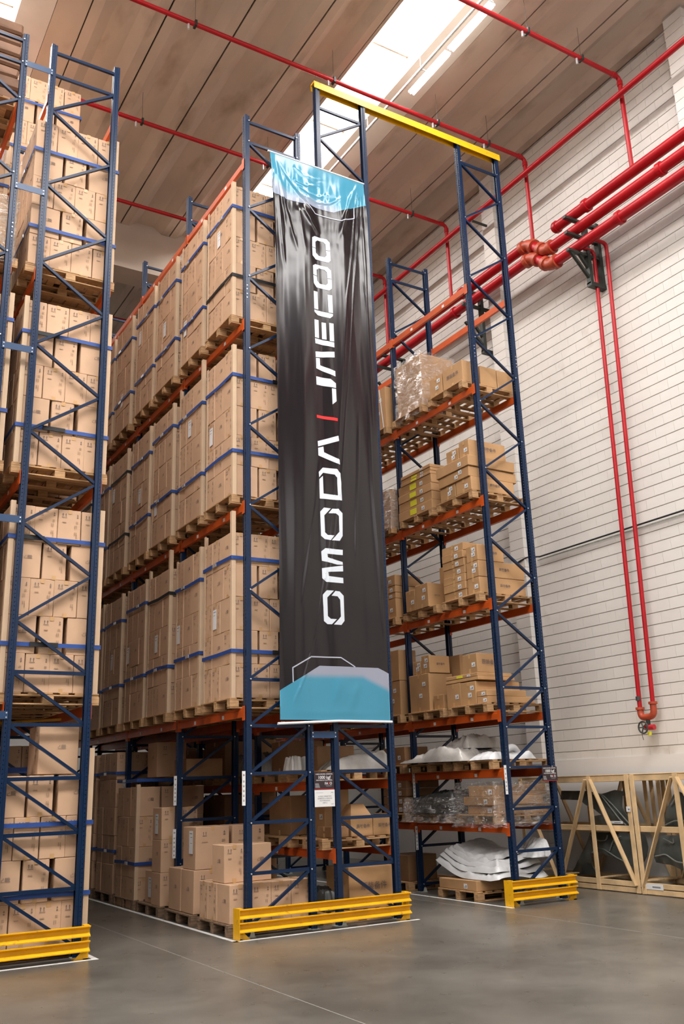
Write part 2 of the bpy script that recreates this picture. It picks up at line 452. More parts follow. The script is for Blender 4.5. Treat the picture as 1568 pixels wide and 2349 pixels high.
for k, sx in enumerate(SKY_X):
    for j, (ya, yb) in enumerate(spans[:2]):
        o = bpy.data.objects.new('window_%d' % (2 * k + j + 1), None); COL.objects.link(o); struct(o)
        # sloped concrete lips
        G().extrude([(sx - .67, CEIL), (sx - .62, CEIL - .015), (sx - .42, CEIL + .28), (sx - .42, CEIL + .46), (sx - .67, CEIL + .46)], ya, yb).build('side_lip', 'beam_concrete', o)
        G().extrude([(sx + 1.07, CEIL), (sx + .56, CEIL + .22), (sx + .50, CEIL + .40), (sx + .50, CEIL + .46), (sx + 1.07, CEIL + .46)], ya, yb).build('sloped_side', 'beam_concrete', o)
        nb = int((yb - ya) / 2.4); L_ = (yb - ya) / nb
        for q in range(nb):
            G().box(sx - .45, sx + .55, ya + q * L_ + .01, ya + (q + 1) * L_ - .01, CEIL + .47, CEIL + .49).build('pane', 'skylight_sheet', o)
        for q in range(nb + 1):
            G().box(sx - .42, sx + .5, ya + q * L_ - .018, ya + q * L_ + .018, CEIL + .44, CEIL + .475).build('glazing_bar', 'skylight_frame', o)
o = bpy.data.objects.new('window_7', None); COL.objects.link(o); struct(o)  # added glowing panes out of view, made to go with the cross light
for q in range(9): G().box(XL + q * 2.6, XL + q * 2.6 + 2.58, -10.5, -6.7, CEIL + .42, CEIL + .44).build('pane', 'skylight_sheet', o)
for k, yb in enumerate((8.2, 21.0)):
    g = G().box(XL, XW, yb, yb + .5, 13.92, 15.26).box(XL, XW, yb - .12, yb + .62, 13.80, 13.92)
    struct(g.build('ceiling_beam', 'beam_concrete'))

# ------------------------------------------------------------------ red fire pipes
RP = 'red_pipe'
def bend(pts, r, n=6):
    """round the corners of a polyline"""
    P = [Vector(p) for p in pts]; out = [P[0]]
    for i in range(1, len(P) - 1):
        a = (P[i - 1] - P[i]).normalized(); b = (P[i + 1] - P[i]).normalized()
        p0 = P[i] + a * r; p2 = P[i] + b * r
        for k in range(n + 1):
            t = k / n; out.append(p0 * (1 - t) ** 2 + P[i] * (2 * t * (1 - t)) + p2 * t * t)
    out.append(P[-1]); return out
def coupling(p, d, r, parent, m_='red_pipe'):
    d = Vector(d).normalized(); p = Vector(p)
    G().tube([p - d * .05, p - d * .045, p + d * .045, p + d * .05], [r * 1.02, r * 1.2, r * 1.2, r * 1.02], 16).build('pipe_coupling', m_, parent, smooth=40)
PY = (-1.7, .95, 3.7, 6.35, 11.6)
for k, y in enumerate(PY):
    zb = (12.32, 12.30, 12.35, 12.35, 14.3)[k]
    lab = ['red ceiling pipe nearest the camera, dropping to the uppermost wall pipe', 'red ceiling pipe passing above the yellow beam and dropping down the wall',
           'red ceiling pipe passing behind the banner, second from the concrete beam', 'red ceiling pipe just in front of the concrete ceiling beam', 'red ceiling pipe beyond the concrete ceiling beam'][k]
    t = thing('ceiling_pipe', lab, 'pipe', (0, y, 14.35), group='red pipes crossing under the ceiling')
    path = [(XL, 0, 0), (6.88, 0, 0), (6.88, 0, zb - 14.35)] if k < 4 else [(XL, 0, 0), (XW, 0, 0)]
    G().tube(bend(path, .12), .042, 12).build('pipe_run', RP, t, smooth=40)
    if k < 4: coupling((6.88, 0, -.14), (0, 0, 1), .045, t); coupling((6.74, 0, 0), (1, 0, 0), .045, t)
    for hx in (-3.3, -.55, 2.2, 4.6, 5.9):
        G().tube([(hx, 0, .05), (hx, 0, .7)], .003, 5).box(hx - .02, hx + .02, -.055, .055, -.055, .055).build('pipe_hanger', 'black_bracket', t)
        G().tube([(hx - .12, 0, -.16), (hx - .12, 0, -.05)], .02, 8).build('sprinkler_head', 'bolt_steel', t)
t = thing('wall_pipe', 'long thin red pipe high on the wall, crossing in front of the drop pipes', 'pipe', (6.73, 0, 13.85), group='red pipes along the right wall')
G().tube([(0, -15, 0), (0, 20, 0)], .058, 14).build('pipe_run', RP, t, smooth=40)
for y in (-6, -3.6, 2.6, 8): G().box(0, .66, y - .02, y + .02, -.10, -.06).build('wall_bracket', 'black_bracket', t)
Z1, Z2, Z3 = 12.20, 11.86, 11.49
XP = 6.80
t = thing('wall_pipe', 'uppermost of three thick red pipes on the wall, ending in a cap', 'pipe', (XP, 0, 0), group='red pipes along the right wall')
G().tube([(0, -15, Z1), (0, .18, Z1)], .105, 18).build('pipe_run', RP, t, smooth=40)
for y in (-.62, -3.3, -6.2): coupling((0, y, Z1), (0, 1, 0), .11, t)
G().tube([(0, .15, Z1), (0, .22, Z1), (0, .27, Z1)], [.125, .125, .09], 18).build('end_cap', RP, t, smooth=40)
for k, (za, zb, ya, yb, lab) in enumerate(((Z2, 12.27, .55, 1.0, 'middle of three thick red pipes on the wall, jogging up at its elbows'),
                                            (Z3, 11.93, .47, .92, 'lowest of three thick red pipes on the wall, jogging up at its elbows'))):
    t = thing('wall_pipe', lab, 'pipe', (XP, 0, 0), group='red pipes along the right wall')
    G().tube([(0, -15, za), (0, ya - .1, za)], .105, 18).build('pipe_run', RP, t, smooth=40)
    G().tube([(0, yb + .1, zb), (0, 20, zb)], .105, 18).build('pipe_run', RP, t, smooth=40)
    G().tube([(0, ya, za), (0, yb, zb)], .104, 18).build('pipe_run', RP, t, smooth=40)
    for a, b in (((0, ya - .16, za), (0, ya, za)), ((0, yb + .16, zb), (0, yb, zb))):
        mid = Vector(b); far = Vector((0, yb, zb)) if b[1] == ya else Vector((0, ya, za))
        pth = bend([a, b, mid + (far - mid).normalized() * .16], .12)
        G().tube(pth, .118, 18).build('elbow', 'orange_fitting', t, smooth=40)
        for e, f in ((Vector(pth[0]), Vector(pth[1]) - Vector(pth[0])), (Vector(pth[-1]), Vector(pth[-1]) - Vector(pth[-2]))):
            coupling(e, f, .122, t, 'orange_fitting')
    for y in (-2.35 + k, -6.5, 3.2 + .3 * k, 7): coupling((0, y, za if y < .4 else zb), (0, 1, 0), .11, t)
# brackets carrying the pipes
for y, lab in ((-.28, 'black steel wall bracket under the elbows of the thick red pipes'), (2.9, 'black steel wall bracket behind the tall end frame'), (-3.2, 'black steel wall bracket at the right edge of the picture'), (6.4, 'black steel wall bracket far along the wall behind the rack')):
    t = thing('pipe_bracket', lab, 'bracket', (0, y, 0), group='black brackets of the red wall pipes')
    G().box(7.0, 7.08, -.05, .05, 10.75, 12.15).box(7.32, 7.4, -.05, .05, 10.75, 12.15).build('post', 'black_bracket', t)
    for z in ((Z1, Z2, Z3) if y < 0 else (12.27, 11.93)):
        G().box(6.52, 7.4, -.04, .04, z - .165, z - .115).build('arm', 'black_bracket', t)
    G().bar((6.56, 0, 11.36), (7.05, 0, 10.85), .05, .05).bar((6.8, 0, 11.36), (7.05, 0, 11.05), .05, .05).build('strut', 'black_bracket', t)
    G().box(7.0, 7.4, -.06, .06, 10.70, 10.78).build('foot', 'black_bracket', t)
# the two risers with the valve
t = thing('riser_pipes', 'pair of thin vertical red pipes ending in a hand-wheel valve', 'pipe', (7.2, 0, 0))
PA0, PA1 = Vector((0, -.30, 11.45)), Vector((0, -.075, 2.80))
PB0, PB1 = Vector((0, -.62, 11.45)), Vector((0, -.36, 2.86))
G().tube(bend([(-.32, -.30, 11.49), (0, -.30, 11.49), PA0 - Vector((0, 0, .2)), PA1], .1), .038, 12).build('riser', RP, t, smooth=40)
G().tube(bend([(-.32, -.62, 11.49), (0, -.62, 11.49), PB0 - Vector((0, 0, .2)), PB1], .1), .038, 12).build('riser', RP, t, smooth=40)
G().tube([(-.02, -.078, 2.95), (-.02, -.076, 3.02)], .041, 12).build('pipe_band', 'dark_part', t)
G().tube(bend([(0, -.075, 2.84), (0, -.075, 2.66), (0, -.36, 2.68), (0, -.36, 2.89)], .1), .055, 14).build('return_bend', 'orange_fitting', t, smooth=40)
G().tube([(0, -.075, 2.80), (0, -.075, 2.84)], .075, 14).build('flange', 'orange_fitting', t, smooth=40)
G().tube([(0, -.36, 2.87), (0, -.36, 2.91)], .075, 14).build('flange', 'orange_fitting', t, smooth=40)
G().tube([(0, -.215, 2.66), (0, -.215, 2.52)], .035, 12).build('valve_stem', 'black_bracket', t, smooth=40)
G().tube([(-.10, -.215, 2.50), (.05, -.22, 2.50)], .04, 12).tube([(0, -.215, 2.50), (0, -.33, 2.50)], .045, 12).build('valve_body', 'sign_red', t, smooth=40)
g = G(); ring = [(-.14, -.215 + .095 * math.cos(a * math.pi / 10), 2.50 + .095 * math.sin(a * math.pi / 10)) for a in range(21)]
g.tube(ring, .014, 8)
for a in range(5): g.tube([(-.14, -.215, 2.5), (-.14, -.215 + .09 * math.cos(a * 1.2566), 2.5 + .09 * math.sin(a * 1.2566))], .011, 6)
g.build('hand_wheel', 'dark_part', t, smooth=40)
G().box(-.08, -.075, -.32, -.24, 2.37, 2.43).build('tag_plate', 'yellow_label', t)
G().tube([(-.1, -.15, 2.46), (-.1, -.14, 2.38), (-.1, -.16, 2.30)], .005, 5).build('chain', 'dark_part', t)
# cable on the wall
t = thing('wall_cable', 'black cable fixed along the white block wall above the risers', 'cable', (7.33, 0, 5.97))
G().tube([(0, -14, 0.0), (0, 2.12, 0.0)], .017, 8).build('cable_run', 'cable_black', t, smooth=40)
G().tube([(.03, -14, -.05), (.03, 2.2, -.05)], .014, 8).build('conduit', 'galvanised', t, smooth=40)
t2 = G().tube(bend([(0, 2.1, 0), (-.15, 2.3, .02), (-.2, 2.42, -.02), (-.19, 2.60, -.05)], .06), .016, 8).build('cable_tail', 'cable_black', t, smooth=40)
# fluorescent battens beside the skylight
def lamp(x, y0, n, lab):
    t = thing('fluorescent_batten', lab, 'lamp', (x, y0, 14.78), group='fluorescent battens under the roof')
    for k in range(n):
        a, b = k * 1.28, k * 1.28 + 1.2
        G().box(-.07, .07, a, b, 0, .05).build('housing', 'white_plastic', t)
        G().tube([(-.035, a + .02, -.015), (-.035, b - .02, -.015)], .019, 8).build('tube', 'lamp_tube', t, smooth=40)
        G().tube([(.035, a + .02, -.015), (.035, b - .02, -.015)], .019, 8).build('tube', 'lamp_tube', t, smooth=40)
    G().box(-.20, -.16, -12, 10, .04, .08).build('cable_tray', 'galvanised', t)
    for k in range(-3, 6):
        g = G().tube([(-.18, k * 1.9, .08), (-.18, k * 1.9, .42)], .006, 6)
        if 0 <= k * 1.9 < n * 1.28: g.box(-.19, .03, k * 1.9 - .01, k * 1.9 + .01, .05, .075)
        g.build('hanger', 'galvanised', t)
lamp(3.98, -1.55, 2, 'white twin tube light hanging right of the bright skylight')

# ------------------------------------------------------------------ racking
def upright_mesh(H, name):
    """perforated omega section; web (x=0, faces -x) 100 wide in y, flanges 80 deep to x=.08"""
    vs = []; fs = []
    def strip(P, w0, w1, z0, z1, cols, hw, hh, pitch, rows):
        """P(u,z)->xyz; holes of half size hw,hh at u in cols"""
        edges = [w0]
        mids = [(cols[i] + cols[i + 1]) / 2 for i in range(len(cols) - 1)]
        edges = [w0] + mids + [w1]
        n = int((z1 - z0) / pitch)
        for r in range(n):
            za = z0 + r * pitch; zb = za + pitch; zc = (za + zb) / 2
            for c, uc in enumerate(cols):
                a, b = edges[c], edges[c + 1]
                o = len(vs)
                vs.extend([P(a, za), P(b, za), P(b, zb), P(a, zb), P(uc - hw, zc - hh), P(uc + hw, zc - hh), P(uc + hw, zc + hh), P(uc - hw, zc + hh)])
                fs.extend([(o, o + 1, o + 5, o + 4), (o + 1, o + 2, o + 6, o + 5), (o + 2, o + 3, o + 7, o + 6), (o + 3, o, o + 4, o + 7)])
        o = len(vs); zt = z0 + n * pitch
        vs.extend([P(w0, zt), P(w1, zt), P(w1, z1), P(w0, z1)]); fs.append((o, o + 1, o + 2, o + 3))
    for t in (0.0, .003):
        # web with a central groove: two perforated lands and a recessed middle
        strip(lambda u, z: (t, u, z), t, .036, 0, H, [.019], .007, .013, .05, 1)
        strip(lambda u, z: (t, u, z), .064, .1 - t, 0, H, [.081], .007, .013, .05, 1)
        o = len(vs)
        vs.extend([(t, .036, 0), (t + .012, .042, 0), (t + .012, .058, 0), (t, .064, 0), (t, .036, H), (t + .012, .042, H), (t + .012, .058, H), (t, .064, H)])
        fs.extend([(o + i, o + i + 1, o + i + 5, o + i + 4) for i in range(3)])
        for yy in (t, .1 - t):
            strip(lambda u, z: (u, yy, z), t, .040, 0, H, [.022], .004, .006, .05, 1)
            o = len(vs)
            s_ = 1 if yy < .05 else -1
            vs.extend([(.040, yy, 0), (.045, yy + s_ * .010, 0), (.08, yy + s_ * .010, 0), (.08, yy + s_ * .028, 0)])
            vs.extend([(.040, yy, H), (.045, yy + s_ * .010, H), (.08, yy + s_ * .010, H), (.08, yy + s_ * .028, H)])
            fs.extend([(o + i, o + i + 1, o + i + 5, o + i + 4) for i in range(3)])
    me = bpy.data.meshes.new(name); me.from_pydata(vs, [], fs); me.materials.append(MAT['blue_steel']); me.update()
    return me

def make_frame(H, label):
    t = thing('rack_ladder', label, 'rack frame')
    um = upright_mesh(H, 'upright')
    u1 = put(um, 'upright', t, (-.055, 0, 0)); u2 = put(um, 'upright', t, (.93, .1, 0), (0, 0, math.pi))
    for u in (u1, u2):
        G().box(-.03, .10, -.05, .15, 0, .006).add([(.02, -.045, .006), (.09, -.045, .006), (.075, -.045, .07), (.04, -.045, .07), (.02, -.035, .006), (.09, -.035, .006), (.075, -.035, .07), (.04, -.035, .07)],
            [(0, 1, 2, 3), (7, 6, 5, 4), (0, 4, 5, 1), (1, 5, 6, 2), (2, 6, 7, 3), (3, 7, 4, 0)]).build('foot_plate', 'galvanised', u)
    h0 = .717; nodes = []
    hor = [h0 + .6 * i for i in range(-1, 5)]
    base = h0 + 2.4
    xl, xr = .0, .873
    br = []
    for i in range(-1, 4): br.append(('diagonal_brace', (xl, h0 + .6 * i), (xr, h0 + .6 * (i + 1))))
    j = 0
    while base + .6 * (j + 1) < H - .25:
        a = (xl if j % 2 == 0 else xr, base + .6 * j); b = (xr if j % 2 == 0 else xl, base + .6 * (j + 1))
        br.append(('diagonal_brace', a, b)); j += 1
    top = base + .6 * j
    for z in hor + [top] + ([H - .1] if H < 12.5 else []): br.append(('horizontal_brace', (xl, z), (xr, z)))
    bolts = G(); seen = set()
    hb = G().bar((xl + .01, 0, 0), (xr - .01, 0, 0), .036, .042).mesh('horizontal_brace', 'blue_steel')
    for nm, a, b in br:
        if nm == 'horizontal_brace': put(hb, nm, t, (0, .045, a[1]))
        else:
            d = Vector((b[0] - a[0], 0, b[1] - a[1])).normalized() * .03
            g = G().bar((a[0] + d.x, .045, a[1] + d.z), (b[0] - d.x, .045, b[1] - d.z), .034, .042, up=(0, 1, 0))
            g.build(nm, 'blue_steel', t)
        for p in (a, b): seen.add((round(p[0], 3), round(p[1], 3)))
    for x, z in sorted(seen): bolts.tube([(x + (.008 if x < .4 else -.008), -.008, z), (x + (.008 if x < .4 else -.008), .004, z)], .010, 6)
    for z in (8.74, 8.80, 8.88, 8.94):
        bolts.tube([(-.03, -.008, z), (-.03, .004, z)], .009, 6).tube([(.905, -.008, z), (.905, .004, z)], .009, 6)
    stuff(bolts.build('bolts', 'bolt_steel', t))
    return t
PITCH = 2.40
FL = 'blue steel rack end frames and frames'
fA = make_frame(12.0, 'blue end frame with the lower left corner beside the stacked cartons, left of the banner')
fB = make_frame(13.15, 'tall blue end frame of the rack beside the white block wall')
fB.location = (4.30, 0, 0); fB['group'] = FL
fA['group'] = FL
def frame(x, k, lab, mir=False, tall=False):
    src = fB if tall else fA
    y = k * PITCH
    if mir: return copy_tree(src, (x + .873, y + .1, 0), (0, 0, math.pi), lab, FL)
    return copy_tree(src, (x, y, 0), (0, 0, 0), lab, FL)
fA['label'] = 'blue end frame of the middle rack, left of the banner, beside the strapped cartons'
frame(1.306, 0, 'tall blue end frame carrying the banner right side and the yellow beam', True, True)
frame(-3.008, 0, 'blue end frame of the left rack, whole width in view', True)
frame(-4.31, 0, 'blue end frame at the left edge of the picture, mostly cut off', False)
for k in range(1, 6):
    frame(0, k, 'blue frame in the middle rack, %s behind the end frame by the banner' % ORD[k - 1])
    if k < 5: frame(1.306, k, 'blue frame in the rack behind the banner, %s behind the tall end frame' % ORD[k - 1], True)
    if k < 5: frame(4.30, k, 'blue frame in the wall rack, %s behind its tall end frame' % ORD[k - 1])
    frame(-3.008, k, 'blue frame in the left rack, %s behind its end frame' % ORD[k - 1], True)
    if k < 3: frame(-4.31, k, 'blue frame in the far left rack, %s behind its cut-off end frame' % ORD[k - 1])

# orange beams
def make_beam():
    t = thing('rack_beam', 'x', 'rack beam')
    # step profile (x, z); face at x=0 looks towards -x, top at z=0
    G().extrude([(0, -.122), (.045, -.122), (.045, -.03), (.045, 0), (.012, 0), (.012, -.028), (0, -.034)], .1, PITCH).build('beam_profile', 'orange_steel', t)
    for y, s_ in ((.1, 1), (PITCH, -1)):
        g = G().box(-.006, .0, min(y, y - .072 * s_), max(y, y - .072 * s_), -.165, .022).box(-.006, .045, min(y, y + .006 * s_), max(y, y + .006 * s_), -.165, .022)
        g.build('end_connector', 'orange_steel', t)
    for y in (.75, 1.75): G().box(-.0015, .0, y - .045, y + .02, -.105, -.055).build('beam_label', 'paper', t)
    return t
beam0 = make_beam(); used = [False]
def beam(x, k, z, lab, grp, flip=False):
    loc = (x, k * PITCH + (PITCH + .1 if flip else 0), z); rot = (0, 0, math.pi if flip else 0)
    if not used[0]:
        used[0] = True; b = beam0; b.location = loc; b.rotation_euler = rot; b['label'] = lab; b['group'] = grp; return b
    return copy_tree(beam0, loc, rot, lab, grp)
LEV = (2.75, 5.56, 8.38, 11.17)
WLEV = (1.10, 1.90, 2.76, 4.50, 6.22, 8.22, 10.14)
BN = ('first', 'second', 'third', 'fourth', 'fifth')
def run(xl, xr, levels, nb, rack):
    for k in range(nb):
        for i, z in enumerate(levels):
            beam(xl, k, z, 'orange beam, aisle side, %s level up, %s bay of the %s rack' % (ORD[i], BN[k], rack), 'orange beams of the %s rack' % rack)
            beam(xr, k, z, 'orange beam, rear side, %s level up, %s bay of the %s rack' % (ORD[i], BN[k], rack), 'orange beams of the %s rack' % rack, True)
run(-.062, .937, LEV, 4, 'middle')
run(-3.07, -2.071, LEV, 4, 'left')
run(-4.372, -3.373, LEV, 2, 'far left')
run(4.238, 5.237, WLEV, 4, 'wall')
run(1.244, 2.243, (.92, 1.80, 2.70), 4, 'banner')
# spacers between back-to-back frames
for x0, x1, zs, rk in ((.928, 1.254, (2.40,), 'under the banner'), (-3.385, -3.06, (11.5, 9.52, 7.18, 4.93, 2.62), 'left racks')):
    for i, z in enumerate(zs):
        t = thing('row_spacer', 'blue flat row spacer %s' % ('below the banner, between the two racks' if rk[0] == 'u' else 'between the left racks, %s from the top' % ORD[i]), 'rack spacer', (0, 0, z), group='blue row spacers')
        G().box(x0 - .03, x1 + .03, -.012, -.004, -.045, .045).build('plate', 'blue_spacer', t)
        g = G()
        for x in (x0 - .012, x1 + .012):
            for dz in (-.025, .025): g.tube([(x, -.018, dz), (x, -.010, dz)], .009, 6)
        stuff(g.build('bolts', 'bolt_steel', t))
# yellow beam across the aisle on the two tall frames
t = thing('portal_beam', 'yellow beam bridging the aisle on top of the two tall frames', 'beam', (1.22, 0, 13.152))
G().box(0, 4.05, -.008, .108, 0, .035).box(0, 4.05, -.012, -.004, -.10, 0).box(0, 4.05, .104, .112, -.10, 0).build('channel', 'yellow_steel', t)
# yellow diagonal bars under the pallets of the left rack
for z, nm in ((8.30, 'third'), (5.48, 'second'), (2.67, 'lowest'), (11.08, 'top')):
    t = thing('tie_bar', 'yellow diagonal tie bar under the %s shelf of the left rack' % nm, 'bar', (0, 0, z), group='yellow tie bars of the left rack')
    G().bar((-3.05, 2.3, 0), (-2.07, 1.2, 0), .03, .03).build('bar', 'yellow_steel', t)

# yellow rack-end guards
def guard(x0, x1, lab):
    t = thing('rack_guard', lab, 'rack guard', (0, -.17, 0), group='yellow rack end guards')
    for z in (.235, .085):
        prof = [(-.045, 0), (-.020, 0), (-.020, .012), (.012, .034), (.012, .078), (-.020, .100), (-.020, .112), (-.045, .112), (-.045, .100), (-.032, .094), (-.002, .074), (-.002, .038), (-.032, .018), (-.045, .012)]
        G().extrude([(a, b + z) for a, b in prof], x0, x1, axis='x').build('rail', 'yellow_steel', t)
    for k, x in enumerate((x0, x1 - .06)):
        p = G().box(x, x + .06, .012, .10, 0.0, .35).box(x - (0 if k == 0 else .10), x + (.16 if k == 0 else .06), .012, .10, 0, .012)
        s_ = 1 if k == 0 else -1; xb = x + .06 if k == 0 else x
        p.add([(xb, .014, .012), (xb + s_ * .09, .014, .012), (xb, .014, .10), (xb, .022, .012), (xb + s_ * .09, .022, .012), (xb, .022, .10)], [(0, 1, 2), (5, 4, 3), (0, 3, 4, 1), (1, 4, 5, 2), (2, 5, 3, 0)])
        if k == 0: p.box(x - .006, x - .001, -.045, .14, 0, .352)
        po = p.build('post', 'yellow_steel', t)
    return t
guard(-.245, 2.245, 'long yellow guard rail standing in front of the banner rack')
guard(-4.6, -2.035, 'long yellow guard rail in front of the left rack, cut by the frame')
guard(4.0, 5.262, 'short yellow guard rail in front of the wall rack')

# white location strips on the uprights
def strip(x, y, z0, z1, lab):
    t = thing('location_strip', lab, 'label strip', (x, y, z0), group='white location strips on the uprights')
    h = z1 - z0
    G().box(-.035, .012, -.004, 0, 0, h).build('strip', 'paper', t)
    g = G()
    g.add([(-.025, -.0045, h - .05), (-.012, -.0045, h - .03), (-.012, -.0045, h - .07), (.004, -.0045, h - .045), (.004, -.0045, h - .055), (-.012, -.0045, h - .045), (-.012, -.0045, h - .055)], [(0, 1, 2), (5, 3, 4, 6)])
    z = h - .11
    while z > .02:
        g.box(-.022, -.002, -.0048, -.004, z - .028, z - .020).box(-.022, -.016, -.0048, -.004, z - .018, z - .004).box(-.008, -.002, -.0048, -.004, z - .018, z - .004); z -= .058
    stuff(g.build('print', 'ink', t))
strip(-.085 + .0, -.002, 1.53, 1.95, 'white location strip on the end frame left of the banner, lower part')
strip(4.222, -.002, 1.53, 1.95, 'white location strip on the tall frame of the wall rack')
for k in (1, 2):
    strip(-.085, k * PITCH - .002, 1.53, 1.95, 'upper white strip on the %s frame behind the middle rack end' % ORD[k - 1])
    strip(-.085, k * PITCH - .002, .80, 1.20, 'lower white strip on the %s frame behind the middle rack end' % ORD[k - 1])
strip(4.222, PITCH - .002, 1.50, 1.95, 'upper white strip on the second frame of the wall rack')
strip(4.222, PITCH - .002, .66, 1.04, 'lower white strip on the second frame of the wall rack')

# ------------------------------------------------------------------ writing
import functools
@functools.lru_cache(None)
def text_mesh(txt, size, bold=0.0):
    cu = bpy.data.curves.new('t', 'FONT'); cu.body = txt; cu.size = size; cu.align_x = 'CENTER'; cu.offset = bold
    o = bpy.data.objects.new('t', cu); COL.objects.link(o)
    dg = bpy.context.evaluated_depsgraph_get()
    me = bpy.data.meshes.new_from_object(o.evaluated_get(dg)); bpy.data.objects.remove(o); bpy.data.curves.remove(cu)
    return me
def text(txt, size, name, m_, parent, loc, rot=(math.radians(90), 0, 0), bold=0.0):
    me = text_mesh(txt, size, bold).copy(); me.name = name; me.materials.clear(); me.materials.append(MAT[m_])
    return put(me, name, parent, loc, rot)

def load_sign(x0, z0, lab):
    t = thing('load_sign', lab, 'sign', (x0, -.022, z0), group='dark load limit signs')
    G().box(0, .305, -.004, 0, 0, .215).build('board', 'sign_dark', t)
    G().box(0, .305, -.0046, -.004, 0, .006).build('red_edge', 'sign_red', t)
    text('CARGA MAXIMA ADMISSIVEL', .020, 'lettering', 'sign_white', t, (.153, -.0055, .186), bold=.0004)
    text('1000 kgf', .056, 'lettering', 'sign_white', t, (.153, -.0055, .132), bold=.001)
    text('POR POSICAO PALETE (PBR)', .0195, 'lettering', 'sign_white', t, (.153, -.0055, .108), bold=.0004)
    text('FA', .045, 'lettering', 'sign_white', t, (.185, -.0055, .058), bold=.001)
    text('T', .045, 'lettering', 'sign_red', t, (.222, -.0055, .058), bold=.001)
    text('O', .045, 'lettering', 'sign_white', t, (.252, -.0055, .058), bold=.001)
    g = G()
    for k in range(5): g.box(.015, .085 - .004 * k, -.0052, -.004, .02 + k * .012, .027 + k * .012)
    g.box(.17, .27, -.0052, -.004, .045, .0475).box(.18, .262, -.0052, -.004, .034, .037)
    stuff(g.build('small_print', 'sign_grey', t))
load_sign(.912, 1.695, 'dark sign reading 1000 kgf hung under the banner between two uprights')
load_sign(4.925, 1.70, 'dark sign reading 1000 kgf on the wall rack by the crates')
t = thing('notice_sheet', 'white notice sheet hung below the dark sign under the banner', 'sign', (.915, -.024, 1.472))
G().box(0, .305, -.003, 0, 0, .215).build('sheet', 'sign_white', t)
for i, s_ in enumerate(('ACESSO PERMITIDO', 'SOMENTE A PESSOAS', 'AUTORIZADAS', '(NR11)')): text(s_, .023, 'lettering', 'sign_grey', t, (.153, -.0042, .125 - .027 * i), bold=.0004)
g = G().box(.018, .13, -.0038, -.003, .178, .181).box(.25, .285, -.0038, -.003, .176, .183).box(.25, .285, -.0038, -.003, .030, .036).box(0, .305, -.0036, -.003, 0, .003, 0)
stuff(g.build('small_print', 'sign_grey', t))

# ------------------------------------------------------------------ banner
BY = -.09
BX0, BX1, BZ0, BZ1 = .36, 2.115, 2.575, 11.38
def edge_l(z):    # left edge of the cloth bows a little
    t_ = (z - BZ0) / (BZ1 - BZ0)
    return .383 + .032 * math.sin(math.pi * min(1, t_ * 1.05)) - .055 * max(0, (t_ - .85) / .15)
def edge_r(z):
    t_ = (z - BZ0) / (BZ1 - BZ0)
    return 2.118 + .012 * math.sin(math.pi * t_) - .045 * max(0, (t_ - .93) / .07)
def pl(points):
    return [(ray_y(u, v, BY).x, ray_y(u, v, BY).z) for u, v in points]
CREASE = []
def crease(pts, amp, wid, s_=None):
    P = []
    for q, ((ox, oy), sc_) in ((pts, s_),) if s_ else pts: P += pl([(ox + a / sc_, oy + b / sc_) for a, b in q])
    CREASE.append((P, amp, wid, [p[1] for p in P]))
A1 = ((600, 500), 4.6967); B1 = ((600, 940), 4.1933); C1 = ((600, 320), 5.2267)
crease([(1160, 520), (1060, 720), (900, 1250)], .022, .032, C1)
crease([(1168, 520), (1130, 760), (1060, 1500), (1010, 2060)], .011, .010, C1)
crease([(1180, 520), (1160, 800), (1150, 1200), (1105, 1700), (1080, 2060)], .011, .009, C1)
crease([(1195, 540), (1200, 1200), (1225, 1700), (1265, 2090)], .012, .010, C1)
crease((([(1015, 0), (905, 870), (870, 1500), (835, 2100)], A1), ([(722, 550), (690, 900), (650, 1320), (600, 1650), (560, 1900), (520, 2150), (470, 2349)], B1)), .009, .009)
crease((([(1040, 0), (985, 900), (945, 1550), (895, 2100)], A1), ([(770, 500), (735, 900), (690, 1330), (640, 1650), (590, 1900), (500, 2349)], B1)), .008, .009)
crease([(1085, 0), (1120, 600), (1150, 1300), (1170, 1800), (1200, 2300)], .012, .012, A1)
crease([(1030, 0), (1060, 700), (1110, 1300), (1150, 1900), (1180, 2300)], .012, .018, B1)
crease([(935, 0), (925, 600), (905, 1100), (905, 1600)], .010, .020, B1)
crease([(560, 480), (520, 900), (440, 1450), (380, 1900)], .008, .022, B1)
crease([(135, 180), (130, 600), (150, 1000), (180, 1700)], .010, .010, C1)
crease([(145, 180), (220, 520), (330, 1000), (420, 1350)], .026, .034, C1)
crease([(150, 180), (300, 430), (430, 620), (640, 880)], .024, .026, C1)
crease([(140, 180), (190, 600), (250, 1200), (290, 1550)], .018, .030, C1)
crease([(400, 330), (480, 420), (620, 480), (760, 490)], .014, .030, C1)
crease([(400, 480), (520, 560), (620, 560), (700, 550)], .012, .024, C1)
crease([(440, 560), (560, 660), (700, 690), (830, 655)], .012, .022, C1)
crease([(500, 680), (640, 750), (800, 770), (1000, 690)], .012, .024, C1)
crease([(470, 770), (540, 900), (640, 1060), (700, 1150)], .014, .040, C1)
crease([(430, 790), (450, 950), (520, 1400)], .014, .040, C1)
crease([(540, 0), (450, 330), (270, 790)], .012, .012, ((600, 1480), 4.6118))
crease([(830, 330), (780, 560), (690, 760)], .007, .05, ((600, 1480), 4.6118))
crease([(1020, 380), (960, 600), (890, 760)], .007, .05, ((600, 1480), 4.6118))
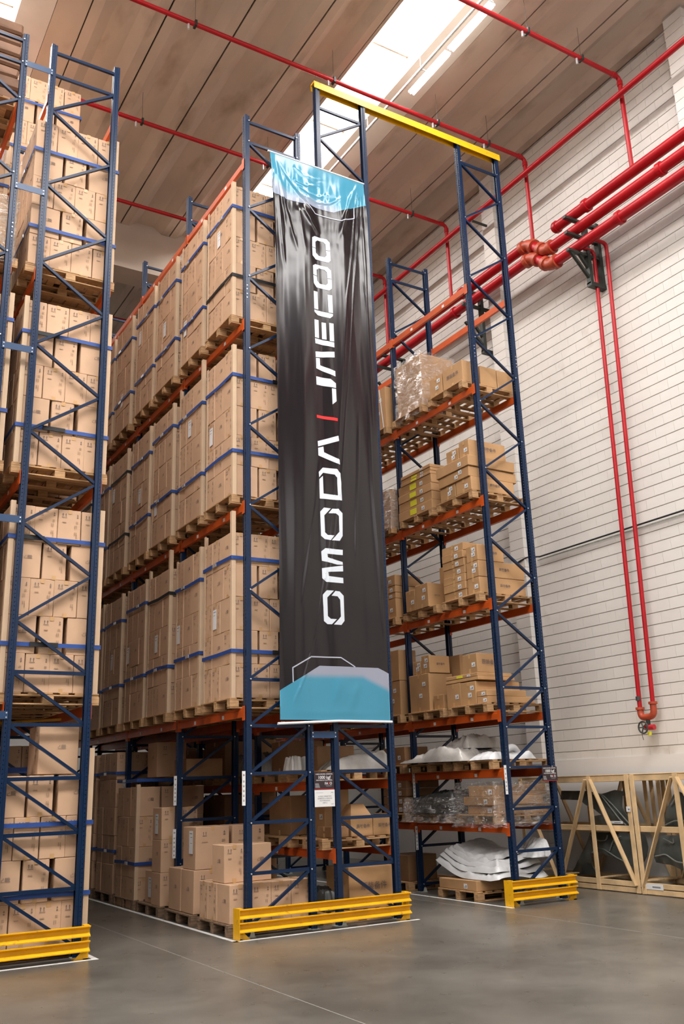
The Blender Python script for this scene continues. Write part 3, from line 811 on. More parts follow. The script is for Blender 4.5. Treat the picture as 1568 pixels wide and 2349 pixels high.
def bdisp(x, z):
    s_ = (x - BX0) / (BX1 - BX0); t_ = (z - BZ0) / (BZ1 - BZ0)
    env = min(1, (1 - t_) * 22) * min(1, t_ * 22)
    d = .018 * math.sin(x * 9.5 + 1.2 * math.sin(z * .42)) * (.35 + .65 * t_)
    d += .010 * noise.noise(Vector((x * 6.5, z * .55, 3.1))) + .014 * noise.noise(Vector((x * 13, z * 1.1, 7.7))) * max(0, t_ - .35)
    d += .012 * noise.noise(Vector((x * 7, z * 4.0, 1.7))) * max(0, t_ - .72) * 3
    d += .016 * math.sin(math.pi * s_) * math.sin(math.pi * t_)
    d += .010 * math.exp(-((z - BZ0 - .10) / .05) ** 2) * math.sin(math.pi * s_)
    for P, amp, wid, zs in CREASE:
        if z > max(zs) + .2 or z < min(zs) - .2: continue
        best = 9; fade = 0
        for i in range(len(P) - 1):
            ax, az = P[i]; bx, bz = P[i + 1]
            dx, dz = bx - ax, bz - az; L2 = dx * dx + dz * dz
            q = ((x - ax) * dx + (z - az) * dz) / L2
            qc = 0 if q < 0 else (1 if q > 1 else q)
            e = math.hypot(x - ax - qc * dx, z - az - qc * dz)
            if e < best: best = e; fade = (i + qc) / (len(P) - 1)
        if best < wid * 3: d += amp * math.exp(-(best / wid) ** 2) * min(1, 3.5 * (1 - fade)) * (min(1, 5 * fade) if zs[0] < 10.6 else 1)
    return BY - d * env
t_b = thing('hanging_banner', 'tall glossy dark banner with blue ends hung on the rack end', 'banner', (0, 0, 0))
NX, NZ = 150, 560
g = G(); vs = []
for j in range(NZ + 1):
    z = BZ0 + .01 + (BZ1 - BZ0 - .02) * j / NZ
    a, b = edge_l(z), edge_r(z)
    for i in range(NX + 1):
        x = a + (b - a) * i / NX
        vs.append((x, bdisp(x, z), z))
fs = [(j * (NX + 1) + i, j * (NX + 1) + i + 1, (j + 1) * (NX + 1) + i + 1, (j + 1) * (NX + 1) + i) for j in range(NZ) for i in range(NX)]
g.add(vs, fs)
cl = g.build('cloth', 'banner_black', t_b, smooth=True)
def drape(polys, name, m_, off=.0022, fade=None, step=.035, clip=True):
    bm = bmesh.new()
    for P in polys:
        vv = [bm.verts.new((x, 0, z)) for x, z in P]
        bm.faces.new(vv)
    bm.normal_update()
    bmesh.ops.triangulate(bm, faces=bm.faces[:], ngon_method='EAR_CLIP')
    xs_ = [v.co.x for v in bm.verts]; zs_ = [v.co.z for v in bm.verts]
    def cuts(a, b, st): 
        n = int(a / st) + 1
        while n * st < b: yield n * st; n += 1
    for c in cuts(min(xs_), max(xs_), (BX1 - BX0) / 100): bmesh.ops.bisect_plane(bm, geom=bm.verts[:] + bm.edges[:] + bm.faces[:], plane_co=(c, 0, 0), plane_no=(1, 0, 0))
    for c in cuts(min(zs_), max(zs_), step): bmesh.ops.bisect_plane(bm, geom=bm.verts[:] + bm.edges[:] + bm.faces[:], plane_co=(0, 0, c), plane_no=(0, 0, 1))
    fl_ = []
    for v in bm.verts:
        x, z = v.co.x, v.co.z
        fl_.append(fade(x, z) if fade else 0)
        if clip:
            x = min(max(x, edge_l(z) + .001), edge_r(z) - .001)
        v.co = (x, bdisp(x, z) - off, z)
    bmesh.ops.recalc_face_normals(bm, faces=bm.faces)
    me = bpy.data.meshes.new(name); bm.to_mesh(me); bm.free()
    at = me.attributes.new('fade', 'FLOAT', 'POINT'); at.data.foreach_set('value', fl_)
    me.materials.append(MAT[m_]); me.polygons.foreach_set('use_smooth', [True] * len(me.polygons))
    o = put(me, name, t_b); return o
def cv(pts, s_): return pl([(s_[0][0] + a / s_[1], s_[0][1] + b / s_[1]) for a, b in pts])
def sm(a, b, x): x = max(0, min(1, (x - a) / (b - a))); return x * x * (3 - 2 * x)
# blue ends with a grey fading corner
D1 = ((600, 1480), 4.6118)
bot = cv([(190, 478), (610, 218), (1225, 242), (1338, 303)], D1)
bot = [(.30, bot[0][1] - .02)] + bot[0:] + [(2.2, bot[-1][1] - .03), (2.2, BZ0 + .012), (.30, BZ0 + .012)]
lt = cv([(470, 325), (1070, 335), (1338, 480)], D1)
def fade_bot(x, z):
    zz = lt[0][1] if x < lt[0][0] else (lt[0][1] + (lt[1][1] - lt[0][1]) * (x - lt[0][0]) / (lt[1][0] - lt[0][0]) if x < lt[1][0] else lt[1][1] + (lt[2][1] - lt[1][1]) * (x - lt[1][0]) / (lt[2][0] - lt[1][0]))
    return sm(zz - .05, zz + .05, z) * sm(lt[0][0] - .30, lt[0][0] + .1, x)
drape([bot], 'blue_end', 'banner_blue', fade=fade_bot, step=.0157, off=.0065)
top = cv([(1230, 795), (1100, 823), (860, 880), (520, 780), (240, 690), (120, 628)], C1)
top = [(2.2, BZ1 - .012)] + [(2.2, top[0][1])] + top[0:] + [(.25, top[-1][1] + .03), (.25, BZ1 - .012)]
tl_ = cv([(100, 420), (300, 620), (860, 800), (1000, 900)], C1)
def fade_top(x, z):
    zz = tl_[-1][1]
    for (x0, z0), (x1, z1) in zip(tl_[:-1], tl_[1:]):
        if x0 <= x <= x1: zz = z0 + (z1 - z0) * (x - x0) / (x1 - x0)
    if x < tl_[0][0]: zz = tl_[0][1]
    return (1 - sm(zz - .10, zz + .08, z)) * .85
drape([top], 'blue_end', 'banner_blue', fade=fade_top, step=.016, off=.003)
def thick(P, w_):
    out = []
    for (ax, az), (bx, bz) in zip(P[:-1], P[1:]):
        d = Vector((bx - ax, bz - az)).normalized(); n = Vector((-d.y, d.x)) * w_ / 2; e = d * w_ * .3
        out.append([(ax - e.x + n.x, az - e.y + n.y), (bx + e.x + n.x, bz + e.y + n.y), (bx + e.x - n.x, bz + e.y - n.y), (ax - e.x - n.x, az - e.y - n.y)])
    return out
drape(thick(cv([(330, 388), (325, 238), (520, 122), (830, 133), (982, 230)], D1), .017), 'outline', 'banner_outline', off=.0075)
drape(thick(cv([(520, 762), (640, 888), (945, 985), (1108, 945), (1103, 820)], C1), .017), 'outline', 'banner_outline', off=.0075)
LET = [
 ('letter_o', C1, [[(597, 1178), (632, 1160), (778, 1197), (812, 1240), (817, 1336), (768, 1325), (766, 1260), (740, 1228), (668, 1208), (643, 1225), (646, 1300), (598, 1290)],
                   [(598, 1296), (646, 1306), (650, 1358), (684, 1394), (756, 1412), (776, 1392), (770, 1333), (817, 1344), (822, 1455), (797, 1476), (645, 1437), (603, 1392)]]),
 ('letter_o', C1, [[(607, 1514), (640, 1496), (788, 1532), (826, 1577), (832, 1675), (784, 1664), (781, 1597), (752, 1564), (684, 1544), (656, 1562), (660, 1634), (611, 1622)],
                   [(611, 1629), (660, 1641), (664, 1694), (692, 1730), (768, 1748), (790, 1728), (786, 1672), (833, 1683), (836, 1792), (805, 1812), (655, 1775), (618, 1728)]]),
 ('letter_c', A1, [[(553, 790), (599, 798), (606, 990), (560, 981)], [(707, 830), (753, 838), (762, 1030), (715, 1021)], [(560, 990), (762, 1040), (761, 1062), (731, 1085), (600, 1050), (562, 1014)]]),
 ('letter_e', A1, [[(562, 1095), (608, 1104), (614, 1298), (568, 1289)], [(642, 1126), (687, 1136), (694, 1315), (648, 1306)], [(721, 1134), (767, 1144), (774, 1338), (727, 1329)], [(568, 1299), (774, 1347), (776, 1400), (573, 1353)]]),
 ('letter_a', A1, [[(574, 1442), (776, 1447), (778, 1508), (577, 1503)], [(579, 1511), (623, 1514), (627, 1588), (784, 1656), (786, 1714), (583, 1622)]]),
 ('letter_j', A1, [[(583, 1708), (735, 1740), (790, 1788), (791, 1838), (587, 1797)], [(747, 1842), (791, 1848), (796, 1982), (753, 2015)]]),
 ('red_bar', A1, [[(590, 2122), (807, 2165), (807, 2197), (592, 2153)]]),
 ('letter_a', B1, [[(536, 302), (727, 256), (731, 307), (540, 353)], [(540, 367), (590, 355), (596, 410), (738, 486), (742, 534), (543, 440)]]),
 ('letter_d', B1, [[(549, 652), (545, 600), (583, 558), (712, 574), (746, 617), (762, 878), (556, 855), (550, 669), (584, 637), (590, 808), (724, 828), (714, 660), (695, 628), (586, 608)]]),
 ('letter_o', B1, [[(560, 980), (593, 943), (658, 952), (596, 1018), (603, 1180), (628, 1207), (693, 1211), (658, 1257), (602, 1247), (568, 1212)],
                   [(672, 955), (727, 957), (766, 1000), (768, 1218), (742, 1264), (668, 1258), (715, 1205), (738, 1178), (733, 1028), (708, 1000), (635, 998)]]),
 ('letter_m', B1, [[(570, 1363), (607, 1333), (770, 1352), (770, 1402), (626, 1388), (629, 1422), (769, 1468), (772, 1494), (720, 1492), (576, 1453)],
                   [(577, 1524), (772, 1502), (775, 1558), (635, 1561), (640, 1602), (776, 1620), (778, 1672), (617, 1657), (580, 1620)]]),
 ('letter_o', B1, [[(585, 1780), (622, 1737), (687, 1742), (627, 1806), (633, 1985), (660, 2012), (716, 2016), (670, 2065), (630, 2062), (597, 2032)],
                   [(702, 1745), (742, 1750), (781, 1792), (790, 2032), (760, 2072), (688, 2067), (736, 2015), (755, 1990), (747, 1830), (722, 1797), (665, 1790)]]),
]
for nm, s_, polys in LET:
    drape([cv(P, s_) for P in polys], nm, 'banner_red' if nm == 'red_bar' else 'banner_letter', off=.0042, clip=False, step=.0157)
a = ray_y(614, 346, BY); b = ray_y(834, 421, BY)
G().tube([(a.x, BY, BZ1), (b.x, BY, BZ1)], .014, 12).build('top_rod', 'white_plastic', t_b, smooth=40)
G().tube([(.352, BY - .004, 2.535), (1.28, BY - .004, 2.575), (2.146, BY - .004, 2.568)], .018, 12).build('bottom_rod', 'white_plastic', t_b, smooth=40)
g = G()
for x, z in ((.45, 11.40), (2.0, 11.40), (.45, 2.56), (1.98, 2.56)): g.tube([(x, BY, z), (x, -.0, z + .01)], .003, 5)
stuff(g.build('tie', 'white_plastic', t_b))

# ------------------------------------------------------------------ pallets
def pallet_parts(LX, LY):
    """deck boards run along y, stringer boards along x; LX x LY footprint, origin at corner, height .14"""
    out = []
    for i in range(7):
        x = i * (LX - .10) / 6; out.append(('deck_board', (x, x + .10, 0, LY, .120, .140)))
    for j in range(3):
        y = j * (LY - .10) / 2; out.append(('stringer_board', (0, LX, y, y + .10, .100, .120)))
        for i in range(3):
            x = i * (LX - .13) / 2; out.append(('block', (x, x + .13, y, y + .10, .018, .100)))
        out.append(('bottom_board', (0, LX, y, y + .10, 0, .018)))
    return out
PP = pallet_parts(1.2, 1.0)
def _pm(name, b): return G().bbox(*b, b=.003).mesh(name, 'pallet_wood')
PMESH = [(n, _pm(n, (0, b[1] - b[0], 0, b[3] - b[2], 0, b[5] - b[4])), (b[0], b[2], b[4])) for n, b in PP]
g = G()
for n, b in PP: g.bbox(*b, b=.003)
PJOIN = g.mesh('pallet', 'pallet_wood')
OLDP = []
def pallet(x, y, z, lab, grp, full=True, rz=0, LX=1.2, LY=1.0):
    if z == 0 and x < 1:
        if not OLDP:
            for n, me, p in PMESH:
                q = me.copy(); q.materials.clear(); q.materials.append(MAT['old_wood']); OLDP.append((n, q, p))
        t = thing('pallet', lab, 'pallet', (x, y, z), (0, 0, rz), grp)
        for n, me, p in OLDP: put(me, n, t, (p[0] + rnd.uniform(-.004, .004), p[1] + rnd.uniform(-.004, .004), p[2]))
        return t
    if full:
        t = thing('pallet', lab, 'pallet', (x, y, z), (0, 0, rz), grp)
        for n, me, p in PMESH:
            put(me, n, t, (p[0] + rnd.uniform(-.004, .004), p[1] + rnd.uniform(-.004, .004), p[2]))
    else:
        t = tag(put(PJOIN, 'pallet', None, (x, y, z), (0, 0, rz)), lab, 'pallet', grp)
    return t

# ------------------------------------------------------------------ ribbed tan cartons, printed
CW, CD, CH = .281, .383, .452
def arrows(u, v, s_):
    """two up arrows over a bar; rects and triangles in face units"""
    out = []
    for du in (-.018, .018):
        out.append([(u + du * s_ - .0035, v), (u + du * s_ + .0035, v), (u + du * s_ + .0035, v + .030 * s_), (u + du * s_ - .0035, v + .030 * s_)])
        out.append([(u + du * s_ - .010 * s_, v + .028 * s_), (u + du * s_ + .010 * s_, v + .028 * s_), (u + du * s_, v + .046 * s_)])
    out.append([(u - .032 * s_, v - .012), (u + .032 * s_, v - .012), (u + .032 * s_, v - .006), (u - .032 * s_, v - .006)])
    return out
def rect(a, b, c, d): return [(a, c), (b, c), (b, d), (a, d)]
def marks_narrow(w_, h):
    M = [(p, 1) for p in arrows(-w_ * .24, h * .30, 1.0)]
    # umbrella over wavy block, top right
    M += [(rect(w_ * .31, w_ * .375, h * .29, h * .315), 1), ([(w_ * .31, h * .345), (w_ * .375, h * .345), (w_ * .3425, h * .40)], 1), (rect(w_ * .338, w_ * .347, h * .31, h * .35), 1)]
    M += [(rect(-w_ * .32, -w_ * .15, h * .125, h * .15), 2)]
    for k in range(3): M.append((rect(w_ * .27, w_ * .37, h * (.13 + .022 * k), h * (.142 + .022 * k)), 2))
    for k in range(4): M.append((rect(w_ * .22 + (k % 2) * .020, w_ * .25 + (k % 2) * .020, h * (-.02 - .0 * k) - (k // 2) * .09, h * .07 - (k // 2) * .09), 2))
    M.append((rect(w_ * .30, w_ * .33, -h * .30, -h * .20), 2))
    return M
def marks_wide(w_, h):
    M = []
    # emblem: open hand under a box, with lines of text
    M += [(rect(-.11 + .10, -.075 + .10, .012, .016), 1), (rect(-.01, -.006, .012, .038), 1), (rect(-.0, .012, .036, .040), 1), (rect(.010, .014, .036, .056), 1)]
    for k in range(4): M.append((rect(.028, .085 - .006 * (k % 2), .014 + k * .012, .020 + k * .012), 1))
    return M
def carton_mesh(name, W=CW, D=CD, H=CH, seed=0, m_='carton', narrow=marks_narrow, wide=marks_wide, b=.006, jit=.003):
    r = random.Random(seed); g = G()
    g.bbox(-W / 2, W / 2, -D / 2, D / 2, 0, H, b=b, jit=jit, r=r)
    e = .0035 + jit
    def face(M, w_, fn, ax):
        for poly, mi in M:
            vs = [fn(u, v + H / 2) for u, v in poly]
            g.add(vs, [tuple(range(len(vs)))], mi)
    if narrow:
        M = narrow(W, H)
        face(M, W, lambda u, v: (u, -D / 2 - e, v), 0); face(M, W, lambda u, v: (-u, D / 2 + e, v), 0)
    if wide:
        M = wide(D, H)
        face(M, D, lambda u, v: (-W / 2 - e, -u, v), 1); face(M, D, lambda u, v: (W / 2 + e, u, v), 1)
    me = g.mesh(name, [m_, 'ink', 'faint_ink'], fix=False)
    return me
CM = [carton_mesh('carton', seed=k) for k in range(4)]
def tape_mesh(W=CW, D=CD, H=CH, tw=.048, m_='packing_tape'):
    """two strips, each folded over the top or the bottom flaps"""
    out = []
    e = .0045
    for za, zb in ((H - .05, H + .001), (.05, -.0015)):
        P = [(-D / 2 - e, za), (-D / 2 - e, zb), (D / 2 + e, zb), (D / 2 + e, za)]
        g = G(); g.add([(x, y, z) for y, z in P for x in (-tw / 2, tw / 2)], [(0, 1, 3, 2), (2, 3, 5, 4), (4, 5, 7, 6)])
        out.append(g.mesh('tape', m_, fix=False))
    return out
TAPE = tape_mesh()
CARTONS = []      # (x, y, z, rot, score, label, group, sheet)
def carton(x, y, z, rot, vis, lab, grp, sheet=False):
    CARTONS.append([x, y, z, rot, vis, lab, grp, sheet])

def layer(kind, x0, y0):
    """centres of the cartons of one layer, 1.14 (x) by .955 (y); yields x, y, turned, role"""
    W, D, e = CW + .004, CD + .004, .0
    out = []
    if kind == 'A':
        for i in range(4): out.append((x0 + W * (i + .5), y0 + D / 2, False, ('front', i)))
        for r in range(2):
            for i in range(3):
                xx = x0 + (D / 2 if i == 0 else (1.14 - D / 2 if i == 2 else .57)); out.append((xx, y0 + D + W * (r + .5), True, ('side', r + 1) if i == 0 else (('rear', i) if r == 1 or i == 2 else ('core', i))))
    else:
        for i in range(3):
            if i == 1: out.append((x0 + .57 - .01, y0 + D / 2, False, ('front', 1)))
            else: out.append((x0 + (D / 2 if i == 0 else 1.14 - D / 2), y0 + W / 2, True, ('front', i)))
        for i in (0, 1, 2, 3):
            out.append((x0 + W * (i + .5), y0 + W + D / 2, False, ('side', 1) if i == 0 else (('rear', i) if i == 3 else ('core', i))))
        for i in range(3):
            xx = x0 + (D / 2 if i == 0 else (1.14 - D / 2 if i == 2 else .57)); out.append((xx, y0 + W + D + W / 2, True, ('side', 2) if i == 0 else ('rear', i)))
    return out
ROWN = ['bottom row', 'second row', 'third row', 'fourth row', 'top row', 'sixth row']
def prio(x, y, z, boost):
    q = proj((x, y, z))
    if not q or not (-40 < q[0] < 1610 and -40 < q[1] < 2390): return -1
    return boost / q[2]
def strap(x0, x1, y0, y1, z, lab, grp, black=None, w_=.05):
    """flat strap round a load; black=(fx0, fx1): part of the front face where the tail is"""
    t = thing('load_strap', lab, 'strap', ((x0 + x1) / 2, (y0 + y1) / 2, z), group=grp)
    cx, cy = (x0 + x1) / 2, (y0 + y1) / 2; e = .008; sag = rnd.uniform(-.02, .02)
    a0, a1, b0, b1 = x0 - cx - e, x1 - cx + e, y0 - cy - e, y1 - cy + e
    h = w_ / 2; g = G(); o_ = .004
    pts = [(a0, b0, 0), ((a0 + a1) / 2, b0, sag * .4), (a1, b0, 0), (a1, b1, 0), (a0, b1, 0), (a0, (b0 + b1) / 2, sag)]
    n = len(pts); vs = []
    for (x, y, z_) in pts:
        dx = (1 if x > 0 else -1) * o_ if abs(x) > .01 else 0; dy = (1 if y > 0 else -1) * o_ if abs(y) > .01 else 0
        vs += [(x, y, z_ - h), (x, y, z_ + h), (x + dx, y + dy, z_ + h), (x + dx, y + dy, z_ - h)]
    fs = []
    for i in range(n):
        for k in range(4): fs.append((i * 4 + k, ((i + 1) % n) * 4 + k, ((i + 1) % n) * 4 + (k + 1) % 4, i * 4 + (k + 1) % 4))
    g.add(vs, fs); g.build('webbing', 'black_strap' if black == 'all' else 'blue_strap', t)
    if black and black != 'all':
        f0, f1 = a0 + (a1 - a0) * black[0], a0 + (a1 - a0) * black[1]
        G().box(f0, f1, b0 - .022, b0 - .005, -h * 1.05, h * 1.05).build('strap_tail', 'black_strap', t)
    elif black is None:
        s_ = .3 + .4 * rnd.random()
        G().box(a0 - .014, a0 - .005, b0 + (b1 - b0) * s_, b0 + (b1 - b0) * (s_ + .12), -h * .9, h * .9).build('buckle', 'bolt_steel', t)
    return t
def post(x, y, z0, h, sx, sy, lab, grp):
    """cardboard angle board hugging a corner; sx, sy point outwards"""
    g = G(); L_ = .055; t_ = .005
    g.box(x, x - sx * L_, y, y + sy * t_, 0, h); g.box(x, x + sx * t_, y + sy * t_, y - sy * L_, 0, h)
    g.v = [(p[0] - x, p[1] - y, p[2]) for p in g.v]
    return tag(g.build('edge_board', 'edge_board', None, loc=(x, y, z0)), lab, 'edge board', grp)
def load(x0, y0, z, name, grp, near=1.0, rows=5, first='A', full_pallet=True, sheet=None, black=None, straps=(.66, 1.92), posts=('fl', 'bl'), tall=.04, short=None, pz=True):
    """pallet with a strapped stack of tan cartons; x0,y0 = corner of the pallet"""
    if pz: pallet(x0, y0, z, 'pallet under the %s' % name, 'pallets under the tan cartons', full_pallet)
    px, py = x0 + .03, y0 + .02; zz = z + (.14 if pz else 0)
    for r in range(rows):
        kind = first if r % 2 == 0 else ('B' if first == 'A' else 'A')
        for (x, y, turned, role) in layer(kind, px, py):
            if role[0] == 'core': continue
            if short and r == rows - 1 and not short(role): continue
            jx, jy = rnd.uniform(-.005, .005), rnd.uniform(-.008, .004)
            boost = near * {'front': 1.25, 'side': 1.0, 'rear': .12}[role[0]]
            if role[0] == 'front': lb = '%s tan carton from the left, %s, %s' % (ORD[role[1]], ROWN[r if r < 4 or rows > 5 else 4], name)
            elif role[0] == 'side': lb = '%s tan carton, aisle side, %s, %s' % ('middle' if role[1] == 1 else 'farther', ROWN[r if r < 4 or rows > 5 else 4], name)
            else: lb = '%s rear tan carton, %s, %s' % (ORD[role[1]], ROWN[r if r < 4 or rows > 5 else 4], name)
            sh = sheet is not None and role == sheet[0] and r == sheet[1]
            carton(x + jx, y + jy, zz + r * (CH + .002), (math.pi / 2 if turned else 0) + rnd.uniform(-.012, .012), prio(x, y, zz + r * CH, boost) + (1 if sh else 0), lb, grp, sh)
    H = rows * (CH + .002)
    X0_, X1_, Y0_, Y1_ = px - .003, px + 1.145, py - .012, py + .96
    for i, dz in enumerate(straps):
        strap(X0_ - .006, X1_ + .006, Y0_ - .006, Y1_ + .006, zz + dz, '%s strap round the %s' % (('lower', 'upper', 'top')[i], name), 'straps round the stacks of cartons', black[i] if black else None)
    for p in posts:
        if p == 'fl': post(X0_, Y0_, zz, H + tall, -1, -1, 'cardboard corner board, front left corner of %s' % name, 'cardboard corner boards')
        if p == 'fr': post(X1_, Y0_, zz, H + tall, 1, -1, 'cardboard corner board, front right corner of %s' % name, 'cardboard corner boards')
        if p == 'bl': post(X0_, Y1_, zz, H + tall * .5, -1, 1, 'cardboard corner board, back left corner of %s' % name, 'cardboard corner boards')

SH = ['first shelf', 'second shelf', 'third shelf', 'top shelf']
# middle rack, three shelves
for i, z in enumerate(LEV[:3]):
    for k in range(8):
        b, h_ = divmod(k, 2)
        y0 = b * PITCH + (.185 if h_ == 0 else 1.33)
        bl = None
        if (i, k) == (2, 0): bl = ('all', None)
        elif (i, k) in ((1, 4), (1, 6)): bl = ('all', 'all')
        elif (i, k) == (0, 2): bl = (None, 'all')
        elif (i, k) == (0, 0): bl = ((.52, .9), None)
        elif (i, k) == (1, 0): bl = ((.72, .9), (.55, .9))
        nm = '%s load, %s, middle rack' % (ORD[k], SH[i])
        load(-.20, y0 + rnd.uniform(-.02, .02), z, nm, 'strapped tan cartons in the middle rack', near=1.0 if k < 2 else .8, first='A' if (i + k) % 2 == 0 else 'B',
             full_pallet=k < 3, sheet=(('side', 1 + (k + i) % 2), 1 + (k + i) % 3 if i else 2), black=bl, straps=(.66 + rnd.uniform(-.05, .1), 1.86 + rnd.uniform(-.05, .06)), tall=(.30 if (i, k) in ((0, 0), (1, 1), (0, 2)) else .05) )
# left rack, near bay
LN = 'front load, %s, left rack'
load(-3.165, .10, 2.75, LN % SH[0], 'strapped tan cartons in the left rack', near=1.5, black=((.28, .56), (.12, .36)), straps=(.56, 1.86), posts=('fl', 'fr'))
load(-3.175, .12, 5.56, LN % SH[1], 'strapped tan cartons in the left rack', near=1.5, black=((.28, .52), (.12, .40)), straps=(.50, 1.80), posts=('fl', 'fr'))
load(-3.185, .14, 8.38, LN % SH[2], 'strapped tan cartons in the left rack', near=1.5, straps=(.56, 1.78), posts=('fr',))
for i, z in enumerate(LEV[:3]):
    load(-3.17, 1.34, z, 'second load, %s, left rack' % SH[i], 'strapped tan cartons in the left rack', near=.5, full_pallet=i == 2)
load(-3.17, 2.62, 11.17, 'lone load, %s, left rack' % SH[3], 'strapped tan cartons in the left rack', near=1.2, straps=(.80, 1.75))
load(-3.165, .10, 0, 'front load on the floor, left rack', 'strapped tan cartons in the left rack', near=1.5, rows=4, straps=(.52, 1.28), posts=('fr',), tall=.3)
load(-3.165, 1.34, 0, 'second load on the floor, left rack', 'strapped tan cartons in the left rack', near=.3, rows=3)
for i, z in enumerate((0,) + LEV):
    for j, y in enumerate((2.58, 3.73, 4.98, 6.13, 7.38, 8.53)):  # hidden loads added up to the top level to shade the aisle
        if i == 4 and j == 0: continue
        load(-3.17, y, z, '%s added load, level %s, left rack' % (ORD[2 + j], ORD[i]), 'strapped tan cartons in the left rack', near=.15, full_pallet=False, straps=(.6,), posts=())
    if i < 1: load(-4.46, .14, z, 'front load on the floor, far left rack', 'strapped tan cartons in the far left rack', near=.3, rows=4)
    if i < 4: load(-4.46, 1.40 if i != 3 else 2.58, z, 'inner load, level %s, far left rack' % ORD[i], 'strapped tan cartons in the far left rack', near=.15, full_pallet=False, straps=(), posts=())
# far left rack, only its right edge in view
for i, z in enumerate(LEV[:2]):
    load(-4.46, .14, z, 'front load, %s, far left rack' % SH[i], 'strapped tan cartons in the far left rack', near=.9, posts=('fr',))
load(-4.46, 1.40, 8.38, 'second load, third shelf, far left rack', 'strapped tan cartons in the far left rack', near=.8, posts=('fr',))

# middle rack, floor level: a loose mix of tan cartons
GF = 'loose tan cartons on the floor of the middle rack'
pallet(-.25, .125, 0, 'pallet on the floor at the front corner of the middle rack', 'pallets under the tan cartons')
pallet(-.25, 1.33, 0, 'second pallet on the floor of the middle rack', 'pallets under the tan cartons')
pallet(-.25, 2.58, 0, 'third pallet on the floor of the middle rack', 'pallets under the tan cartons')
pallet(-.25, 3.73, 0, 'fourth pallet on the floor of the middle rack', 'pallets under the tan cartons', False)
for i in range(4): carton(-.225 + .002 + CW * .5 + i * (CW + .006), .14 + CD / 2, .142, 0, 9, '%s carton from the left, bottom row at the front floor corner, middle rack' % ORD[i], GF)
for r in range(2): carton(-.225 + CD / 2, .14 + CD + .006 + (CW + .005) * (r + .5), .142, math.pi / 2, 8, 'bottom carton, %s from the front corner on the aisle side, middle rack' % ('next' if r == 0 else 'second'), GF)
for r in range(2): carton(-.225 + CD + .01 + CD / 2, .14 + CD + .006 + (CW + .005) * (r + .5), .142, math.pi / 2, 7, 'bottom carton hidden inside the floor stack, %s row, middle rack' % ORD[r], GF)
carton(-.20 + CW / 2, .36 + CD / 2, .142 + CH + .004, 0, 9, 'upper carton with a torn edge at the front floor corner, middle rack', GF)
carton(-.20 + CW + .01 + CD / 2, .36 + CW / 2 + .02, .142 + CH + .004, math.pi / 2, 9, 'upper carton with the emblem facing out, front floor stack, middle rack', GF)
BIG = carton_mesh('carton', W=.50, D=.46, H=.55, seed=9); BIGT = tape_mesh(.50, .46, .55)
BIGS = []
def big(x, y, z, rot, lab, sheet=False):
    o = tag(put(BIG, 'large_carton', None, (x, y, z), (0, 0, rot)), lab, 'carton', 'large tan cartons in the middle rack')
    for q in BIGT: put(q, 'tape', o)
    return o
def paper_on(o, D, y=0, z=.2, w_=.13, h=.30, side=-1, W=CW, turned=False):
    """shipping sheet on the face of a carton that looks to the aisle"""
    g = G()
    if not turned: g.box(-W / 2 - .0085, -W / 2 - .0065, y - w_ / 2, y + w_ / 2, z, z + h); pr = G().box(-W / 2 - .0088, -W / 2 - .0085, y - w_ * .35, y + w_ * .35, z + h * .86, z + h * .90).box(-W / 2 - .0088, -W / 2 - .0085, y - w_ * .35, y + w_ * .1, z + h * .70, z + h * .73).box(-W / 2 - .0088, -W / 2 - .0085, y - w_ * .35, y + w_ * .2, z + h * .45, z + h * .47)
    else: g.box(y - w_ / 2, y + w_ / 2, D / 2 + .0065, D / 2 + .0085, z, z + h); pr = G().box(y - w_ * .35, y + w_ * .35, D / 2 + .0085, D / 2 + .0088, z + h * .86, z + h * .90).box(y - w_ * .1, y + w_ * .35, D / 2 + .0085, D / 2 + .0088, z + h * .70, z + h * .73)
    p = g.build('shipping_sheet', 'paper', o); stuff(pr.build('print', 'label_grey', p))
    return p
b = big(.05, 1.60, .145, 0, 'large carton low on the second floor pallet, aisle side, middle rack')
b = big(.05, 2.08, .145, 0, 'large carton with a taped flap at the back of the second floor pallet, middle rack')
b = big(.60, 1.60, .145, 0, 'large carton low on the second floor pallet, inner side, middle rack')
b = big(.07, 1.60, .70, 0, 'large carton with a long white sheet on top of the second floor pallet'); paper_on(b, .46, -.08, .20, .13, .30, W=.50)
b = big(.62, 1.61, .70, 0, 'large carton beside the one with the long white sheet, second floor pallet')
for r in range(3):
    for i in range(2):
        carton(-.22 + CW / 2 + i * (CW + .004), 2.60 + CD / 2 + .0 * i, .142 + r * (CH + .003), 0, 9, '%s carton in the three high floor stack on the third pallet, %s row' % (('outer', 'inner')[i], ORD[r]), GF, sheet=(r == 2 and i == 0))
carton(-.16 + CW / 2, 3.04 + CD / 2, .142, 0, 8, 'lone low carton with a white sheet behind the three high stack', GF, sheet=True)
load(-.25 + 0, 3.73, 0, 'fourth load on the floor, middle rack', 'strapped tan cartons in the middle rack', near=.9, rows=4, pz=False, full_pallet=False, posts=('fl',))
big(.35, 3.98, .142 + 1.82, 0, 'large carton on top of the fourth floor load, middle rack')
load(-.22, 4.93, 0, 'fifth load on the floor, middle rack', 'strapped tan cartons in the middle rack', near=.8, rows=5, full_pallet=False, posts=())
load(-.22, 6.13, 0, 'sixth load on the floor, middle rack', 'strapped tan cartons in the middle rack', near=.5, rows=5, full_pallet=False, posts=())
b = put(BIG, 'large_carton', None, (-2.40, .40, 1.965), (0, 0, math.pi / 2)); tag(b, 'lone large carton on top of the floor load of the left rack', 'carton'); [put(q, 'tape', b) for q in BIGT]

